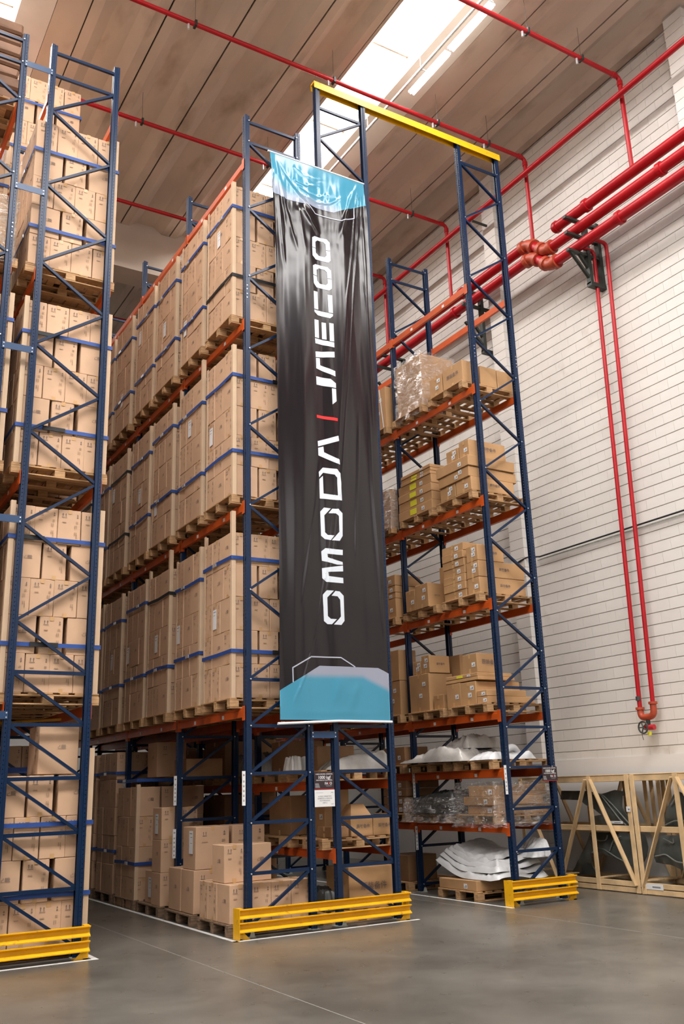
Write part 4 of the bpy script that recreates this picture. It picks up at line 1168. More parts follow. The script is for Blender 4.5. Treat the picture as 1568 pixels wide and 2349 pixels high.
# emit the tan cartons: the 300 that show largest one by one, the rest together
CARTONS.sort(key=lambda c: -c[4])
for n, (x, y, z, rot, vis, lab, grp, sheet) in enumerate(CARTONS[:292]):
    o = tag(put(CM[n % 4], 'carton', None, (x, y, z), (0, 0, rot)), lab, 'carton', grp)
    for q in TAPE: put(q, 'tape', o)
    if sheet: paper_on(o, CD, rnd.uniform(-.05, .05), .08, .12, .28, turned=abs(rot) > 1)
tot = G()
base = [([v.co.copy() for v in me.vertices], [tuple(p.vertices) for p in me.polygons], [p.material_index for p in me.polygons]) for me in CM]
for n, (x, y, z, rot, vis, lab, grp, sheet) in enumerate(CARTONS[292:]):
    vs, fs, mi = base[n % 4]; c_, s_ = math.cos(rot), math.sin(rot)
    o = len(tot.v)
    tot.v += [(x + v.x * c_ - v.y * s_, y + v.x * s_ + v.y * c_, z + v.z) for v in vs]
    tot.f += [tuple(i + o for i in f) for f in fs]; tot.mi += mi
o = put(tot.mesh('stacked_cartons', ['carton', 'ink', 'faint_ink'], fix=False), 'stacked_cartons')
stuff(tag(o, 'the many smaller tan cartons stacked deeper in the racks', 'cartons'))

# ------------------------------------------------------------------ kraft cartons of the wall rack and the rack behind the banner
GK = 'kraft cartons in the wall rack'
NK = [0]
def kbox(x0, x1, y0, y1, z0, z1, lab, m_='kraft_carton', big=0, mid='', st=1, yl=False, grp=GK, tx=False, tape=True, ry=0.0, b=.006):
    """kraft box; st stickers on the aisle face (-x), big lettering on the front (-y) or aisle face (tx)"""
    W, D, H = x1 - x0, y1 - y0, z1 - z0
    NK[0] += 1; r = random.Random(NK[0])
    g = G().bbox(-W / 2, W / 2, -D / 2, D / 2, 0, H, b=b, jit=.003, r=r)
    o = tag(g.build('kraft_carton', m_, None, loc=((x0 + x1) / 2, (y0 + y1) / 2, z0), rot=(0, 0, ry)), lab, 'carton', grp)
    e = .0045
    if tape and H > .09:
        hh = min(.07, H * .4)
        for za, zb in ((hh, -.001), (H - hh, H + .001)):
            G().add([(-W / 2 - e, -.025, za), (-W / 2 - e, .025, za), (-W / 2 - e, -.025, zb), (-W / 2 - e, .025, zb), (W / 2 + e, -.025, zb), (W / 2 + e, .025, zb)], [(0, 1, 3, 2), (2, 3, 5, 4)]).build('tape', 'packing_tape', o)
    for k in range(st):
        h = min(.07, H * .55); w_ = .085
        yy = -D / 2 + D * (.28 if k == 0 else .42) + r.uniform(-.02, .02); zz = (H * .72 - h / 2) if k == 0 and st > 1 else H * .42 - h / 2
        g = G().box(-W / 2 - e - .001, -W / 2 - e + .001, yy - w_ / 2, yy + w_ / 2, zz, zz + h)
        l_ = g.build('shipping_label', 'paper', o)
        stuff(G().box(-W / 2 - e - .0016, -W / 2 - e - .001, yy - .028, yy - .002, zz + h * .2, zz + h * .7).box(-W / 2 - e - .0016, -W / 2 - e - .001, yy + .006, yy + .03, zz + h * .2, zz + h * .4).build('print', 'label_grey', l_))
    if yl: G().box(-W / 2 - e - .0012, -W / 2 - e + .001, -D * .05, D * .14, H * .15, H * .8).build('yellow_label', 'yellow_label', o)
    if big:
        s_ = big
        text('原装备件', s_, 'lettering', 'ink', o, (W * .05, -D / 2 - e - .001, H * .46), bold=.0006)
        text('GENUINE SPARE PARTS', s_ * .22, 'lettering', 'faint_ink', o, (W * .05, -D / 2 - e - .001, H * .36))
    if tx:
        text('原装备件', tx, 'lettering', 'ink', o, (-W / 2 - e - .001, 0, H * .45), rot=(math.radians(90), 0, -math.pi / 2), bold=.0006)
    return o
def wpal(y, z, lab, full=True, x=4.12, grp='pallets in the wall rack'): return pallet(x, y, z, lab, grp, full)
X = 4.17
# shelf at 2.76
wpal(.20, 2.76, 'pallet at the front of the third wall rack shelf'); wpal(1.33, 2.76, 'second pallet on the third wall rack shelf')
z = 2.902
kbox(X, 5.08, .50, .88, z, z + .36, 'long kraft box with two stickers on the third wall rack shelf', st=2, big=.05)
kbox(X, 5.08, .89, 1.27, z, z + .37, 'kraft box behind the long one, third wall rack shelf', st=1)
kbox(X, 5.14, .23, .48, z, z + .10, 'lower slim carton at the front of the third wall rack shelf', st=1, tape=False)
kbox(X, 4.98, .24, .48, z + .103, z + .20, 'upper slim carton at the front of the third wall rack shelf', st=1, tape=False)
kbox(X, 4.92, .42, 1.28, z + .375, z + .43, 'flat board box lying under the yellow labelled one, third wall shelf', st=0, tape=False)
kbox(X, 4.88, .44, 1.27, z + .433, z + .492, 'flat board box with a yellow label, third wall rack shelf', st=1, yl=True, tape=False)
kbox(X + .02, 4.67, .45, .82, z + .495, z + .80, 'kraft box with black lettering on top of the flat boxes', st=1, big=.085)
kbox(X - .02, 4.66, 1.72, 2.30, z, z + .63, 'tall kraft box on the third wall rack shelf, second pallet', st=2)
kbox(X + .03, 4.47, 1.40, 1.68, z, z + .24, 'small lettered box leaning before the tall one, third shelf', st=0, big=.045)
kbox(X, 4.60, 1.70, 1.93, z + .633, z + .93, 'box with two stickers on the tall box, third wall shelf', st=2, big=.045)
kbox(X, 4.45, 1.95, 2.20, z + .633, z + .86, 'small box beside it on the tall box, third wall shelf', st=2)
kbox(4.75, 5.20, 1.6, 2.2, z, z + .95, 'high plain box at the back of the third wall rack shelf', st=0)
kbox(X, 4.60, 2.62, 3.15, z, z + .60, 'lower box beyond the second frame, third wall rack shelf', st=2)
kbox(X, 4.55, 2.62, 3.10, z + .603, z + 1.15, 'upper box beyond the second frame, third wall rack shelf', st=0)
wpal(2.58, 2.76, 'pallet beyond the second frame on the third wall shelf', False)
# shelf at 4.50
wpal(.18, 4.50, 'pallet at the front of the fourth wall rack shelf'); wpal(1.33, 4.50, 'second pallet on the fourth wall rack shelf')
z = 4.642
for k in range(2): kbox(X, 5.14, .21, .52, z + k * .268, z + k * .268 + .264, '%s long lettered carton at the front of the fourth wall shelf' % ('bottom', 'middle')[k], st=1 + k, big=.055)
kbox(X, 4.72, .21, .50, z + .536, z + .80, 'short lettered carton on top of two long ones, fourth wall shelf', st=2, big=.055)
for k in range(7):
    kbox(X - .01 + rnd.uniform(-.012, .012), 4.85, .56 + rnd.uniform(-.01, .01), 1.14, z + k * .132, z + k * .132 + .128, '%s flat box from the bottom of the seven high stack, fourth wall shelf' % ORD[k], st=1, tape=True, grp='flat boxes stacked on the fourth wall rack shelf')
kbox(4.10, 4.45, 1.52, 1.90, z, z + .42, 'nearer of two worn cartons at the shelf edge, fourth wall shelf', st=2, big=.03)
kbox(4.10, 4.50, 1.92, 2.20, z, z + .37, 'farther of two worn cartons at the shelf edge, fourth wall shelf', st=1)
kbox(4.45, 4.9, 1.35, 1.62, z, z + .72, 'upright box behind the worn cartons, fourth wall shelf', st=1)
kbox(4.52, 5.15, 1.68, 2.3, z, z + .46, 'low wide box behind the worn cartons, fourth wall shelf', st=1)
zs = [0, .36, .47, .60, .80]
for k in range(4): kbox(X, 4.75, 2.62, 3.12, z + zs[k], z + zs[k + 1] - .004, '%s box up in the stack beyond the second frame, fourth wall shelf' % ORD[k], st=1)
wpal(2.58, 4.50, 'pallet beyond the second frame on the fourth wall shelf', False)
# shelf at 6.22
wpal(.16, 6.22, 'pallet at the front of the fifth wall rack shelf'); wpal(1.30, 6.22, 'second pallet on the fifth wall rack shelf')
z = 6.362
kbox(4.12, 5.04, .17, .58, z, z + .235, 'bottom lettered carton nearest the frame, fifth wall rack shelf', st=1, big=.055)
kbox(4.12, 5.04, .60, 1.02, z, z + .235, 'bottom carton with two stickers, fifth wall rack shelf', st=2)
kbox(4.09, 5.12, .18, 1.02, z + .238, z + .415, 'wide flat carton low in the front stack, fifth wall shelf', st=2, tape=False)
kbox(4.07, 5.08, .15, 1.04, z + .418, z + .60, 'wide flat carton above another, front stack, fifth wall shelf', st=1, tape=False)
kbox(4.13, 4.93, .18, .44, z + .603, z + .90, 'top lettered carton of the front stack, fifth wall shelf', st=1, big=.075)
kbox(4.13, 4.80, .46, .80, z + .603, z + .84, 'top carton with two stickers, front stack, fifth wall shelf', st=2)
hs = [0, .165, .325, .475, .64, .70, .765, .83]
for k in range(7): kbox(4.14 + .01 * (k % 2), 4.72, 1.30, 2.34 - .08 * (k > 3) - .05 * k / 7, z + hs[k], z + hs[k + 1] - .003, '%s flat box from the bottom with a yellow label, fifth wall shelf' % ORD[k], st=1, yl=k != 6, tape=False, grp='yellow labelled flat boxes on the fifth wall rack shelf')
kbox(4.16, 4.55, 2.62, 3.0, z, z + .74, 'tall wrapped box beyond the second frame, fifth wall shelf', st=0)
wpal(2.58, 6.22, 'pallet beyond the second frame on the fifth wall shelf', False)
# shelf at 8.22
wpal(.21, 8.22, 'pallet at the front of the sixth wall rack shelf'); wpal(1.38, 8.22, 'second pallet on the sixth wall rack shelf')
z = 8.362
kbox(X, 4.53, .24, .80, z, z + .40, 'large lettered carton at the front of the sixth wall shelf', st=0, tx=.085)
kbox(X, 4.50, .83, 1.20, z, z + .39, 'carton with two stickers beside the lettered one, sixth wall shelf', st=2)
kbox(4.56, 4.93, .24, .70, z, z + .37, 'carton with two white stickers facing the camera, sixth wall shelf', st=0)
kbox(4.95, 5.29, .24, .70, z, z + .36, 'rightmost carton of the sixth wall rack shelf by the wall', st=0)
kbox(4.20, 4.95, 1.47, 2.28, z, z + 1.08, 'tall carton wrapped in shining film, sixth wall rack shelf', st=0)
kbox(4.16, 4.60, 2.62, 3.2, z, z + .86, 'big plain carton with a white band beyond the second frame, sixth shelf', st=2)
t = tag(G().box(-.004, .0, -.012, .012, 0, .92).build('white_band', 'paper', None, loc=(4.152, 2.70, z - .06), rot=(math.radians(-7), 0, 0)), 'white packing band hanging down the big plain carton', 'band')
wpal(2.58, 8.22, 'pallet beyond the second frame on the sixth wall shelf', False)

# stretch film shells
def film(x0, x1, y0, y1, z0, z1, lab, amp=.03, parent=None, flare=.06, cat='plastic film', sc_=4.0, n=26):
    g = G(); vs = []; cols_ = []
    per = []
    for i in range(n): per.append((x0 + (x1 - x0) * i / n, y0))
    for i in range(n): per.append((x1, y0 + (y1 - y0) * i / n))
    for i in range(n): per.append((x1 - (x1 - x0) * i / n, y1))
    for i in range(n): per.append((x0, y1 - (y1 - y0) * i / n))
    m_ = len(per); R = 14
    cx, cy = (x0 + x1) / 2, (y0 + y1) / 2
    for j in range(R + 1):
        t = j / R; z = z0 + (z1 - z0) * t
        for (x, y) in per:
            k = 1 + (.03 if t > .9 else 0)
            d = amp * (noise.noise(Vector((x * sc_, y * sc_, z * sc_ * 1.8))) + .3) + flare * max(0, .25 - t) * 4 * (.5 + noise.noise(Vector((x * 9, y * 9, 3))))
            v = Vector((x - cx, y - cy)); l = v.length or 1
            vs.append((x + v.x / l * d, y + v.y / l * d, z + .02 * noise.noise(Vector((x * 8, y * 8, z)))))
    fs = [(j * m_ + i, j * m_ + (i + 1) % m_, (j + 1) * m_ + (i + 1) % m_, (j + 1) * m_ + i) for j in range(R) for i in range(m_)]
    g.add(vs, fs)
    o = g.build('stretch_film', 'stretch_film', parent, smooth=True)
    if parent is None: tag(o, lab, cat, 'plastic films over loads')
    return o
film(4.175, 4.98, 1.44, 2.30, 8.24, 9.47, 'shining stretch film round the tall carton, sixth wall rack shelf', amp=.025)
film(4.14, 4.57, 2.60, 3.02, 6.30, 7.12, 'stretch film round the tall box beyond the second frame, fifth shelf', amp=.02)

# deeper bays of the wall rack: plainer boxes
r = random.Random(3)
for bay in (1, 2, 3):
    for i, zl in enumerate((2.76, 4.50, 6.22, 8.22)):
        for h_ in (0, 1):
            if bay == 1 and h_ == 0: y = bay * PITCH + .80; L_ = .35
            else: y = bay * PITCH + (.2 if h_ == 0 else 1.33); L_ = .95
            if r.random() < .15: continue
            if not (bay == 1 and h_ == 0): wpal(bay * PITCH + (.2 if h_ == 0 else 1.33), zl, 'pallet in bay %s of the wall rack, shelf %s, %s half' % (BN[bay], ORD[i + 2], ('near', 'far')[h_]), False)
            H = r.uniform(.4, 1.0)
            kbox(X, 4.9, y, y + L_ * .5, zl + .142, zl + .142 + H, 'kraft box in the %s bay of the wall rack, %s shelf, %s half' % (BN[bay], ORD[i + 2], ('near', 'far')[h_]), st=1)

# soft bundles: lumpy closed sheets
def bundle(x0, x1, y0, y1, zf, hf, name, m_, lab, cat, seed=0, n=56, mm=44, edge=.12, sc_=5.0, amp=.05, crump=1.0, grp=None, parent=None):
    vs = []; fs = []
    for side in (1, -1):
        for j in range(mm + 1):
            for i in range(n + 1):
                u, v = i / n, j / mm
                x = x0 + (x1 - x0) * u + .04 * noise.noise(Vector((v * 4, seed, u)));  y = y0 + (y1 - y0) * v + .05 * noise.noise(Vector((u * 5, seed + 3, v)))
                e = min(1, min(u, 1 - u) / edge) ** .5 * min(1, min(v, 1 - v) / edge) ** .5
                zz = zf(u, v)
                if side > 0: z = zz + hf(u, v) * e + amp * e * (.9 * noise.noise(Vector((x * sc_ * .8, y * sc_ * .8, seed * 3.7))) + crump * (.3 - abs(noise.noise(Vector((x * 2.2 + y * 3.1, y * 7 - x * 3, seed * 2.3))))) + .5 * (.35 - abs(noise.noise(Vector((x * sc_ * 1.7, y * sc_ * 1.7, seed))))) + .4 * (.3 - abs(noise.noise(Vector((x * sc_ * 4.2, y * sc_ * 4.2, seed + 5))))))
                else: z = zz - .004 * e
                vs.append((x, y, z))
    W = n + 1; o = (mm + 1) * W
    for j in range(mm):
        for i in range(n):
            a = j * W + i
            fs.append((a, a + 1, a + W + 1, a + W)); fs.append((o + a, o + a + W, o + a + W + 1, o + a + 1))
    for i in range(n): fs.append((i, o + i, o + i + 1, i + 1)); a = mm * W + i; fs.append((a, a + 1, o + a + 1, o + a))
    for j in range(mm): a = j * W; fs.append((a, a + W, o + a + W, o + a)); a = j * W + n; fs.append((a, o + a, o + a + W, a + W))
    g = G().add(vs, fs)
    ob = g.build(name, m_, parent, smooth=60)
    if parent is None: tag(ob, lab, cat, grp)
    return ob
# shelf at 1.90 of the wall rack
for k in range(2): wpal(.16 + k * 1.17, 1.90, '%s pallet under the plastic bags, second wall rack shelf' % ('nearer', 'farther')[k])
bundle(4.02, 5.0, .75, 2.55, lambda u, v: 2.045 + .02 * v, lambda u, v: .07 + .15 * math.sin(math.pi * min(1, v * 1.1 + .1)) * (1 - .3 * u), 'plastic_bag', 'grey_bag', 'big translucent grey bag spread over the second wall rack shelf', 'bag', seed=1, amp=.07, crump=.8, grp='bags on the second wall rack shelf')
bundle(4.35, 5.1, 1.0, 1.6, lambda u, v: 2.25, lambda u, v: .16, 'plastic_bag', 'grey_bag', 'thin upper bag standing up behind, second wall rack shelf', 'bag', seed=2, amp=.08, crump=.9, grp='bags on the second wall rack shelf')
bundle(4.10, 5.02, .18, .72, lambda u, v: 2.045, lambda u, v: .085 + .015 * math.sin(u * 9), 'foam_bundle', 'foam_white', 'bright white foam wrapped bundle on the second wall rack shelf', 'foam', seed=3, amp=.03)
g = G().tube(bend([(4.62, .5, 2.16), (4.82, .48, 2.26), (5.0, .55, 2.12)], .1), .05, 12)
tag(g.build('foam_roll', 'foam_white', None, smooth=True), 'small curled white foam roll on the white foam bundle', 'foam')
kbox(4.2, 4.7, 2.62, 3.3, 2.042, 2.35, 'dull kraft box beyond the bags on the second wall rack shelf', st=1, m_='shaded_carton')
wpal(2.58, 1.90, 'pallet beyond the second frame on the second wall rack shelf', False)
# shelf at 1.10: wrapped kraft boxes
wpal(.16, 1.10, 'nearer pallet under the film wrapped boxes, lowest wall rack shelf'); wpal(1.33, 1.10, 'farther pallet under the black wrapped part, lowest wall shelf')
z = 1.242
kbox(4.20, 5.2, .22, .95, z, z + .13, 'bottom carton under the loose film, lowest wall rack shelf', st=1, ry=.03)
kbox(4.15, 5.1, .20, .98, z + .133, z + .26, 'second carton under the loose film, lowest wall rack shelf', st=1, ry=-.05)
kbox(4.22, 5.22, .25, .93, z + .263, z + .42, 'top carton under the loose film, lowest wall rack shelf', st=1, ry=.04)
film(4.08, 5.28, .14, 1.05, 1.06, 1.72, 'loose crumpled film over the boxes on the lowest wall rack shelf', amp=.07, flare=.10)
bundle(4.05, 4.95, 1.15, 2.28, lambda u, v: 1.245 + .02 * v, lambda u, v: .20 + .18 * (1 - v), 'black_part', 'dark_part', 'black car part wrapped in film on the lowest wall rack shelf', 'car part', seed=5, amp=.08)
film(3.98, 5.0, 1.12, 2.34, 1.12, 1.50, 'film bunched over the black part on the lowest wall rack shelf', amp=.07, flare=.12)
for k in range(4): kbox(4.2, 4.9, 2.62, 3.35, 1.25 + k * .135, 1.25 + k * .135 + .13, '%s dark slim carton up beyond the second frame, lowest wall shelf' % ORD[k], st=1, m_='shaded_carton', tape=False)
wpal(2.58, 1.10, 'pallet beyond the second frame on the lowest wall rack shelf', False)
# floor of the wall rack
pallet(4.02, .62, 0, 'pallet on the floor under the white foam wrapped bundle', 'pallets on the floor of the wall rack')
kbox(4.04, 5.15, .66, 1.60, .142, .29, 'flat kraft carton under the white foam bundle, with a tilted label', st=1, m_='kraft_carton', tape=False)
for k in range(5):
    def zf(u, v, k=k): return .30 + .075 * k + .62 * max(0, v - .52) ** 1.6 * (1.25 - .1 * k) + .25 * max(0, .12 - v) + .03 * math.sin(u * 6 + k)
    bundle(4.12 + .035 * k, 5.10 - .02 * k, .22 + .05 * k, 1.78 - .07 * k, zf, lambda u, v: .075, 'foam_bundle', 'foam_white',
           '%s layer up of the sagging white foam wrapped bundle on the floor' % ORD[k], 'foam', seed=10 + k, amp=.035, edge=.05, grp='white foam layers on the floor of the wall rack')
bundle(4.75, 5.12, .14, .60, lambda u, v: .60, lambda u, v: .28 * u, 'foam_bundle', 'foam_white', 'folded white foam corner sticking up behind the tall frame', 'foam', seed=21, amp=.05)
kbox(4.25, 4.85, 2.75, 3.4, .142, .55, 'dark carton on the floor beyond the second frame of wall rack', st=0, m_='shaded_carton')
pallet(4.15, 2.62, 0, 'floor pallet beyond the second frame of the wall rack', 'pallets on the floor of the wall rack', False)

# rack behind the banner
GB2 = 'kraft cartons in the rack behind the banner'
pallet(1.115, .16, .92, 'pallet on the first shelf behind the banner, under lettered boxes', 'pallets in the rack behind the banner')
pallet(1.115, 1.33, .92, 'second pallet on the first shelf behind the banner', 'pallets in the rack behind the banner', False)
z = 1.062
kbox(1.62, 1.97, .24, .60, z, z + .24, 'left lettered box with open flaps, first shelf below the banner', st=0, big=.055, grp=GB2)
kbox(1.98, 2.32, .24, .60, z, z + .24, 'right lettered box, first shelf below the banner', st=0, big=.055, grp=GB2)
t = G().add([(1.62, .24, z + .243), (1.97, .24, z + .243), (1.97, .60, z + .243), (1.62, .60, z + .243), (1.70, .36, z + .42), (1.90, .36, z + .42), (1.90, .48, z + .42), (1.70, .48, z + .42)], [(0, 3, 2, 1), (4, 5, 6, 7), (0, 1, 5, 4), (1, 2, 6, 5), (2, 3, 7, 6), (3, 0, 4, 7)])
tag(t.build('folded_flaps', 'kraft_carton'), 'tented carton flaps rising over the left lettered box', 'carton')
kbox(1.45, 1.85, .66, 1.05, z, z + .62, 'taller plain box behind the tented flaps, first shelf', st=1, grp=GB2)
kbox(1.30, 1.58, .24, .60, z, z + .14, 'low dark box left of the lettered boxes, first shelf', st=0, m_='shaded_carton', grp=GB2)
kbox(1.30, 2.0, 1.4, 2.1, z, z + .55, 'dark box deeper on the first shelf behind the banner', st=0, m_='shaded_carton', grp=GB2)
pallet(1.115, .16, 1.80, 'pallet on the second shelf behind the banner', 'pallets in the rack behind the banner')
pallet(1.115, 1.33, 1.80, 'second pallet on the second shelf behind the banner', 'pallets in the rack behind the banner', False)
kbox(1.30, 1.90, .55, 1.0, 1.942, 2.28, 'brown box behind the draped sheet just below the banner', st=0, m_='shaded_carton', grp=GB2)
kbox(1.30, 1.9, 1.45, 2.0, 1.942, 2.40, 'brown box deeper on the second shelf behind the banner', st=0, m_='shaded_carton', grp=GB2)
bundle(1.26, 2.34, .20, .50, lambda u, v: 1.945, lambda u, v: .07 + .12 * u + .06 * math.sin(u * 3), 'foam_sheet', 'grey_bag', 'crumpled pale sheet on the second shelf just below the banner', 'foam', seed=31, amp=.05)
bundle(.72, .98, .25, .50, lambda u, v: 1.95, lambda u, v: .16, 'foam_sheet', 'grey_bag', 'pale sheet end hanging left of the load limit sign', 'foam', seed=33, amp=.05)
pallet(1.115, .18, 0, 'pallet on the floor under the big lettered box', 'pallets in the rack behind the banner')
kbox(1.56, 2.27, .24, .85, .142, .67, 'big lettered box on the floor behind the yellow guard', st=0, big=.105, grp=GB2)
bundle(1.20, 1.50, .30, .9, lambda u, v: .145, lambda u, v: .22, 'plastic_bag', 'dark_part', 'dark bag on the floor between the two racks', 'bag', seed=35, amp=.08)
kbox(.15, .75, 2.60, 3.1, 1.90, 2.2, 'dark box glimpsed through the end frame left of the sign', st=0, m_='shaded_carton', grp=GB2)
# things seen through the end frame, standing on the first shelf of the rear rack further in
kbox(1.32, 1.9, 2.6, 3.3, 1.062, 1.5, 'dark lettered box far in on the first shelf behind the banner', st=0, m_='shaded_carton', grp=GB2)
bundle(1.28, 2.1, 2.6, 3.5, lambda u, v: 1.945, lambda u, v: .3, 'plastic_bag', 'grey_bag', 'dull plastic bag far in on the second shelf', 'bag', seed=37, amp=.12)
pallet(1.115, 2.58, .92, 'pallet far in on the first shelf behind the banner', 'pallets in the rack behind the banner', False)
pallet(1.115, 2.58, 1.80, 'pallet far in on the second shelf behind the banner', 'pallets in the rack behind the banner', False)

r = random.Random(5)
for bay in (1, 2, 3):
    for i, zl in enumerate((0, .92, 1.80, 2.70)):
        for h_ in (0, 1):
            if bay == 1 and h_ == 0 and zl < 2.5: continue
            y = bay * PITCH + (.18 if h_ == 0 else 1.33)
            pallet(1.115, y, zl, 'pallet deep behind the banner, bay %s, level %s, %s half' % (BN[bay], ORD[i], ('near', 'far')[h_]), 'pallets in the rack behind the banner', False)
            for q in range(2):
                kbox(1.30 + q * .5, 1.76 + q * .5, y + .03, y + .9, zl + .142, zl + .142 + r.uniform(.45, .62), 'dark box deep behind the banner, bay %s, level %s, %s %s' % (BN[bay], ORD[i], ('near', 'far')[h_], ('left', 'right')[q]), st=q, m_='shaded_carton', grp=GB2)
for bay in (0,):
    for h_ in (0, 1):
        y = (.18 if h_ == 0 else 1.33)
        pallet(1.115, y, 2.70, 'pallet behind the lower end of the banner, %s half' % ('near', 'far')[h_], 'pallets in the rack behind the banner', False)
        kbox(1.30, 2.28, y + .03, y + .9, 2.842, 3.5, 'dark box behind the banner on the third shelf, %s half' % ('near', 'far')[h_], st=0, m_='shaded_carton', grp=GB2)
# far left rack: bales and wrapped load
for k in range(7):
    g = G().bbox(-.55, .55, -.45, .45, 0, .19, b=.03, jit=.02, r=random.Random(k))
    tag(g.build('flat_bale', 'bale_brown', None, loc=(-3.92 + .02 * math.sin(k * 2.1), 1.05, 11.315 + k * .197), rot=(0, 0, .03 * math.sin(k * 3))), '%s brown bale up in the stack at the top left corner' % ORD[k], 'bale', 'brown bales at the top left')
pallet(-4.50, .55, 11.17, 'pallet under the brown bales at the top left', 'pallets in the far left rack')
pallet(-4.48, .14, 8.38, 'pallet under the film wrapped load at the left edge', 'pallets in the far left rack')
kbox(-4.42, -3.36, .18, 1.06, 8.522, 9.35, 'brown carton under shining film at the left edge of picture', st=0, grp='cartons in the far left rack')
film(-4.46, -3.33, .14, 1.10, 8.42, 9.42, 'shining crumpled film round the load at the left edge', amp=.04)

# ------------------------------------------------------------------ pine crates with car body panels
def ray_x(u, v, x):
    k = Vector(CAM_R[0]) * ((u - 784) / CAM_F) + Vector(CAM_R[1]) * ((1174.5 - v) / CAM_F) + Vector(CAM_R[2])
    return CAM_C + k * ((x - CAM_C.x) / k.x)
def crate(y0, y1, lab, dg, slats):
    t = thing('shipping_crate', lab, 'crate', (6.35, y0, 0), group='pine crates along the wall')
    L_ = y1 - y0; D = .80; P = 'crate_pine'
    def bd(nm, *b): G().bbox(*b, b=.004, jit=.002).build(nm, P, t)
    for x in (0, D - .04):
        bd('bottom_rail', x, x + .04, 0, L_, .10, .175); bd('bottom_rail', x, x + .04, 0, L_, .01, .085)
        bd('middle_rail', x + .03, x + .07, 0, L_, .90, .985); bd('top_rail', x, x + .04, 0, L_, 1.66, 1.75)
    bd('top_board', -.01, D + .01, 0, L_, 1.752, 1.768)
    n = max(2, round(L_ / .87))
    for k in range(n + 1):
        y = min(max(0, L_ * k / n - .04), L_ - .08)
        for x in (-.022, D): bd('post', x, x + .02, y, y + .085, .01, 1.75)
        bd('floor_batten', 0, D, y, y + .09, .176, .20)
    for k in range(n):
        a, b_ = L_ * k / n + .05, L_ * (k + 1) / n - .05
        if (k + dg) % 2: a, b_ = b_, a
        for x in (-.045, D + .022):
            G().bar((x + .01, a, .12), (x + .01, b_, 1.70), .02, .08, up=(1, 0, 0)).build('diagonal', P, t)
    for q in slats: bd('slat', D - .12, D - .10, q, q + .075, .92, 1.70)
    bd('shelf_board', .1, D, L_ * .25, L_ * .75, .88, .90)
    return t
crate(-.43, 2.15, 'pine crate left of the joint, holding grey body panels', 0, (.0, .14, .275))
crate(-3.10, -.46, 'pine crate at the right edge of the picture, holding grey body panels', 1, (2.46,))
bp = []
def sheet_part(pts, x, name, m_, lab, bend_=.22, th=.02, holes=()):
    bm = bmesh.new()
    P = [(ray_x(1168 + a / 3.92, 1740 + b / 3.92, x)) for a, b in pts]
    f = bm.faces.new([bm.verts.new((0, p.y, p.z)) for p in P]); bm.normal_update()
    bmesh.ops.triangulate(bm, faces=bm.faces[:], ngon_method='EAR_CLIP')
    ys = [p.y for p in P]; zs_ = [p.z for p in P]
    c = min(ys) + .05
    while c < max(ys): bmesh.ops.bisect_plane(bm, geom=bm.verts[:] + bm.edges[:] + bm.faces[:], plane_co=(0, c, 0), plane_no=(0, 1, 0)); c += .05
    c = min(zs_) + .05
    while c < max(zs_): bmesh.ops.bisect_plane(bm, geom=bm.verts[:] + bm.edges[:] + bm.faces[:], plane_co=(0, 0, c), plane_no=(0, 0, 1)); c += .05
    zm, ym = (min(zs_) + max(zs_)) / 2, (min(ys) + max(ys)) / 2
    for v in bm.verts:
        a = (v.co.z - zm) / (max(zs_) - min(zs_) + .01) * 2; b = (v.co.y - ym) / (max(ys) - min(ys) + .01) * 2
        v.co.x = x + bend_ * (a * a) * .6 + bend_ * .3 * b * b + .02 * math.sin(v.co.z * 14 + v.co.y * 5) + .012 * math.sin(v.co.y * 21)
    bmesh.ops.recalc_face_normals(bm, faces=bm.faces)
    r_ = bmesh.ops.solidify(bm, geom=bm.faces[:], thickness=th)
    me = bpy.data.meshes.new(name); bm.to_mesh(me); bm.free(); me.materials.append(MAT[m_])
    me.polygons.foreach_set('use_smooth', [True] * len(me.polygons)); me.set_sharp_from_angle(angle=math.radians(50))
    bp.append(tag(put(me, name), lab, 'car part', 'grey car body panels in the crates')); return bp[-1]
sheet_part([(440, 292), (700, 300), (820, 320), (925, 285), (1000, 300), (1040, 318), (985, 335), (1010, 440), (1085, 560), (1085, 612), (755, 612), (745, 520), (835, 505), (700, 420), (650, 375), (440, 370)],
           6.62, 'body_panel', 'ecoat_grey', 'grey car side panel in the upper half of the left crate', .12)
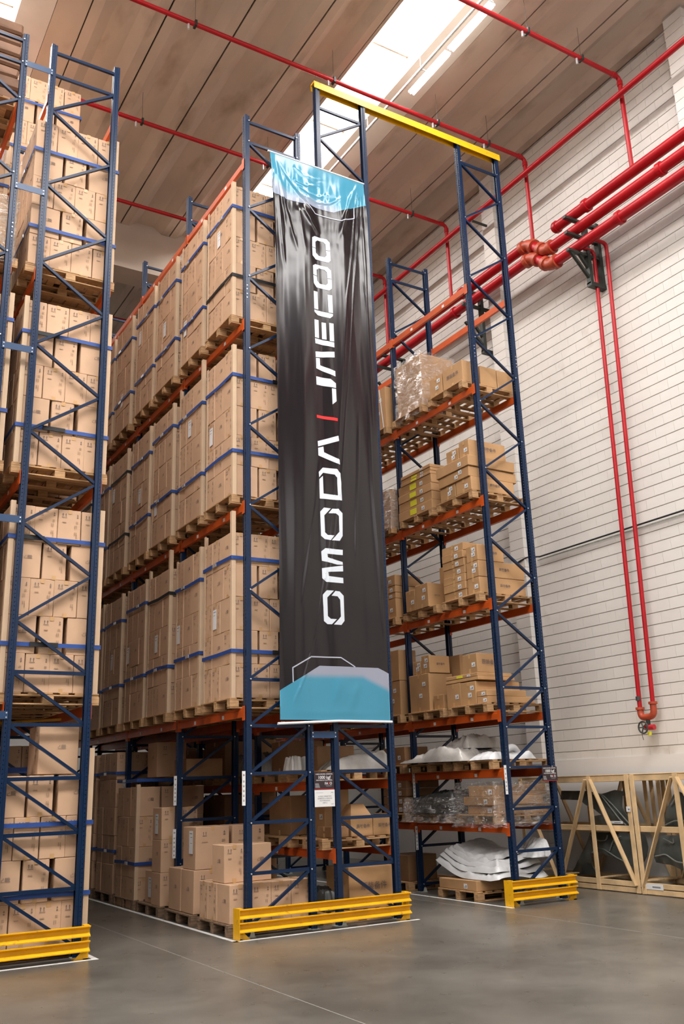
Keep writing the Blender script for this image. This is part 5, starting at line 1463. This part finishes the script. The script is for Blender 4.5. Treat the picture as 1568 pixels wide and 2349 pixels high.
sheet_part([(520, 1040), (640, 900), (700, 700), (720, 662), (1190, 690), (1225, 800), (1230, 880), (1160, 1000), (1080, 960), (960, 905), (840, 840), (745, 850), (740, 960), (770, 1040)],
           6.66, 'body_panel', 'ecoat_grey', 'grey wheel arch panel in the lower half of the left crate', .12)
sheet_part([(1470, 290), (1568, 330), (1640, 420), (1640, 620), (1375, 620), (1400, 520), (1440, 400)], 6.60, 'body_panel', 'ecoat_grey', 'dark curved panel in the upper half of the right crate', .12)
sheet_part([(1330, 700), (1640, 700), (1640, 990), (1530, 1000), (1420, 950), (1300, 930), (1290, 840)], 6.62, 'body_panel', 'ecoat_grey', 'film covered dark panel in the lower half of the right crate', .12)
def rib(parts, x, par, r_=.012):
    for pts in parts:
        P = [ray_x(1168 + a / 3.92, 1740 + b / 3.92, x) for a, b in pts]
        G().tube(bend([(x, p.y, p.z) for p in P], .05), r_, 8).build('swage_line', 'ecoat_light', par, smooth=60)
rib([[(700, 310), (840, 330), (930, 420), (1080, 590)], [(830, 340), (1000, 560), (1050, 600)]], 6.575, bp[0])
rib([[(745, 850), (780, 800), (850, 815), (960, 890), (1080, 950)], [(720, 680), (800, 740), (870, 735), (880, 690)], [(900, 830), (930, 740), (1000, 700)]], 6.62, bp[1])
rib([[(1400, 600), (1480, 560), (1640, 560)], [(1450, 420), (1500, 340)]], 6.555, bp[2])
rib([[(1310, 880), (1400, 860), (1500, 930), (1640, 950)], [(1380, 720), (1480, 770), (1470, 720)]], 6.575, bp[3])
def flat_label(x, y0, y1, z0, z1, lab, nm='paper_label'):
    o = tag(G().box(x - .003, x, y0, y1, z0, z1).build(nm, 'paper'), lab, 'label')
    stuff(G().box(x - .0036, x - .003, y0 + (y1 - y0) * .15, y1 - (y1 - y0) * .4, z0 + (z1 - z0) * .3, z0 + (z1 - z0) * .6).build('print', 'label_grey', o))
flat_label(6.55, -.02, .28, 1.005, 1.045, 'white torn label on the grey panel in the left crate')
flat_label(6.302, -.435, -.355, 1.20, 1.28, 'small white label high on the crate post at the joint')
flat_label(6.345, -.86, -.52, .085, .165, 'white label on the bottom rail of the right crate')
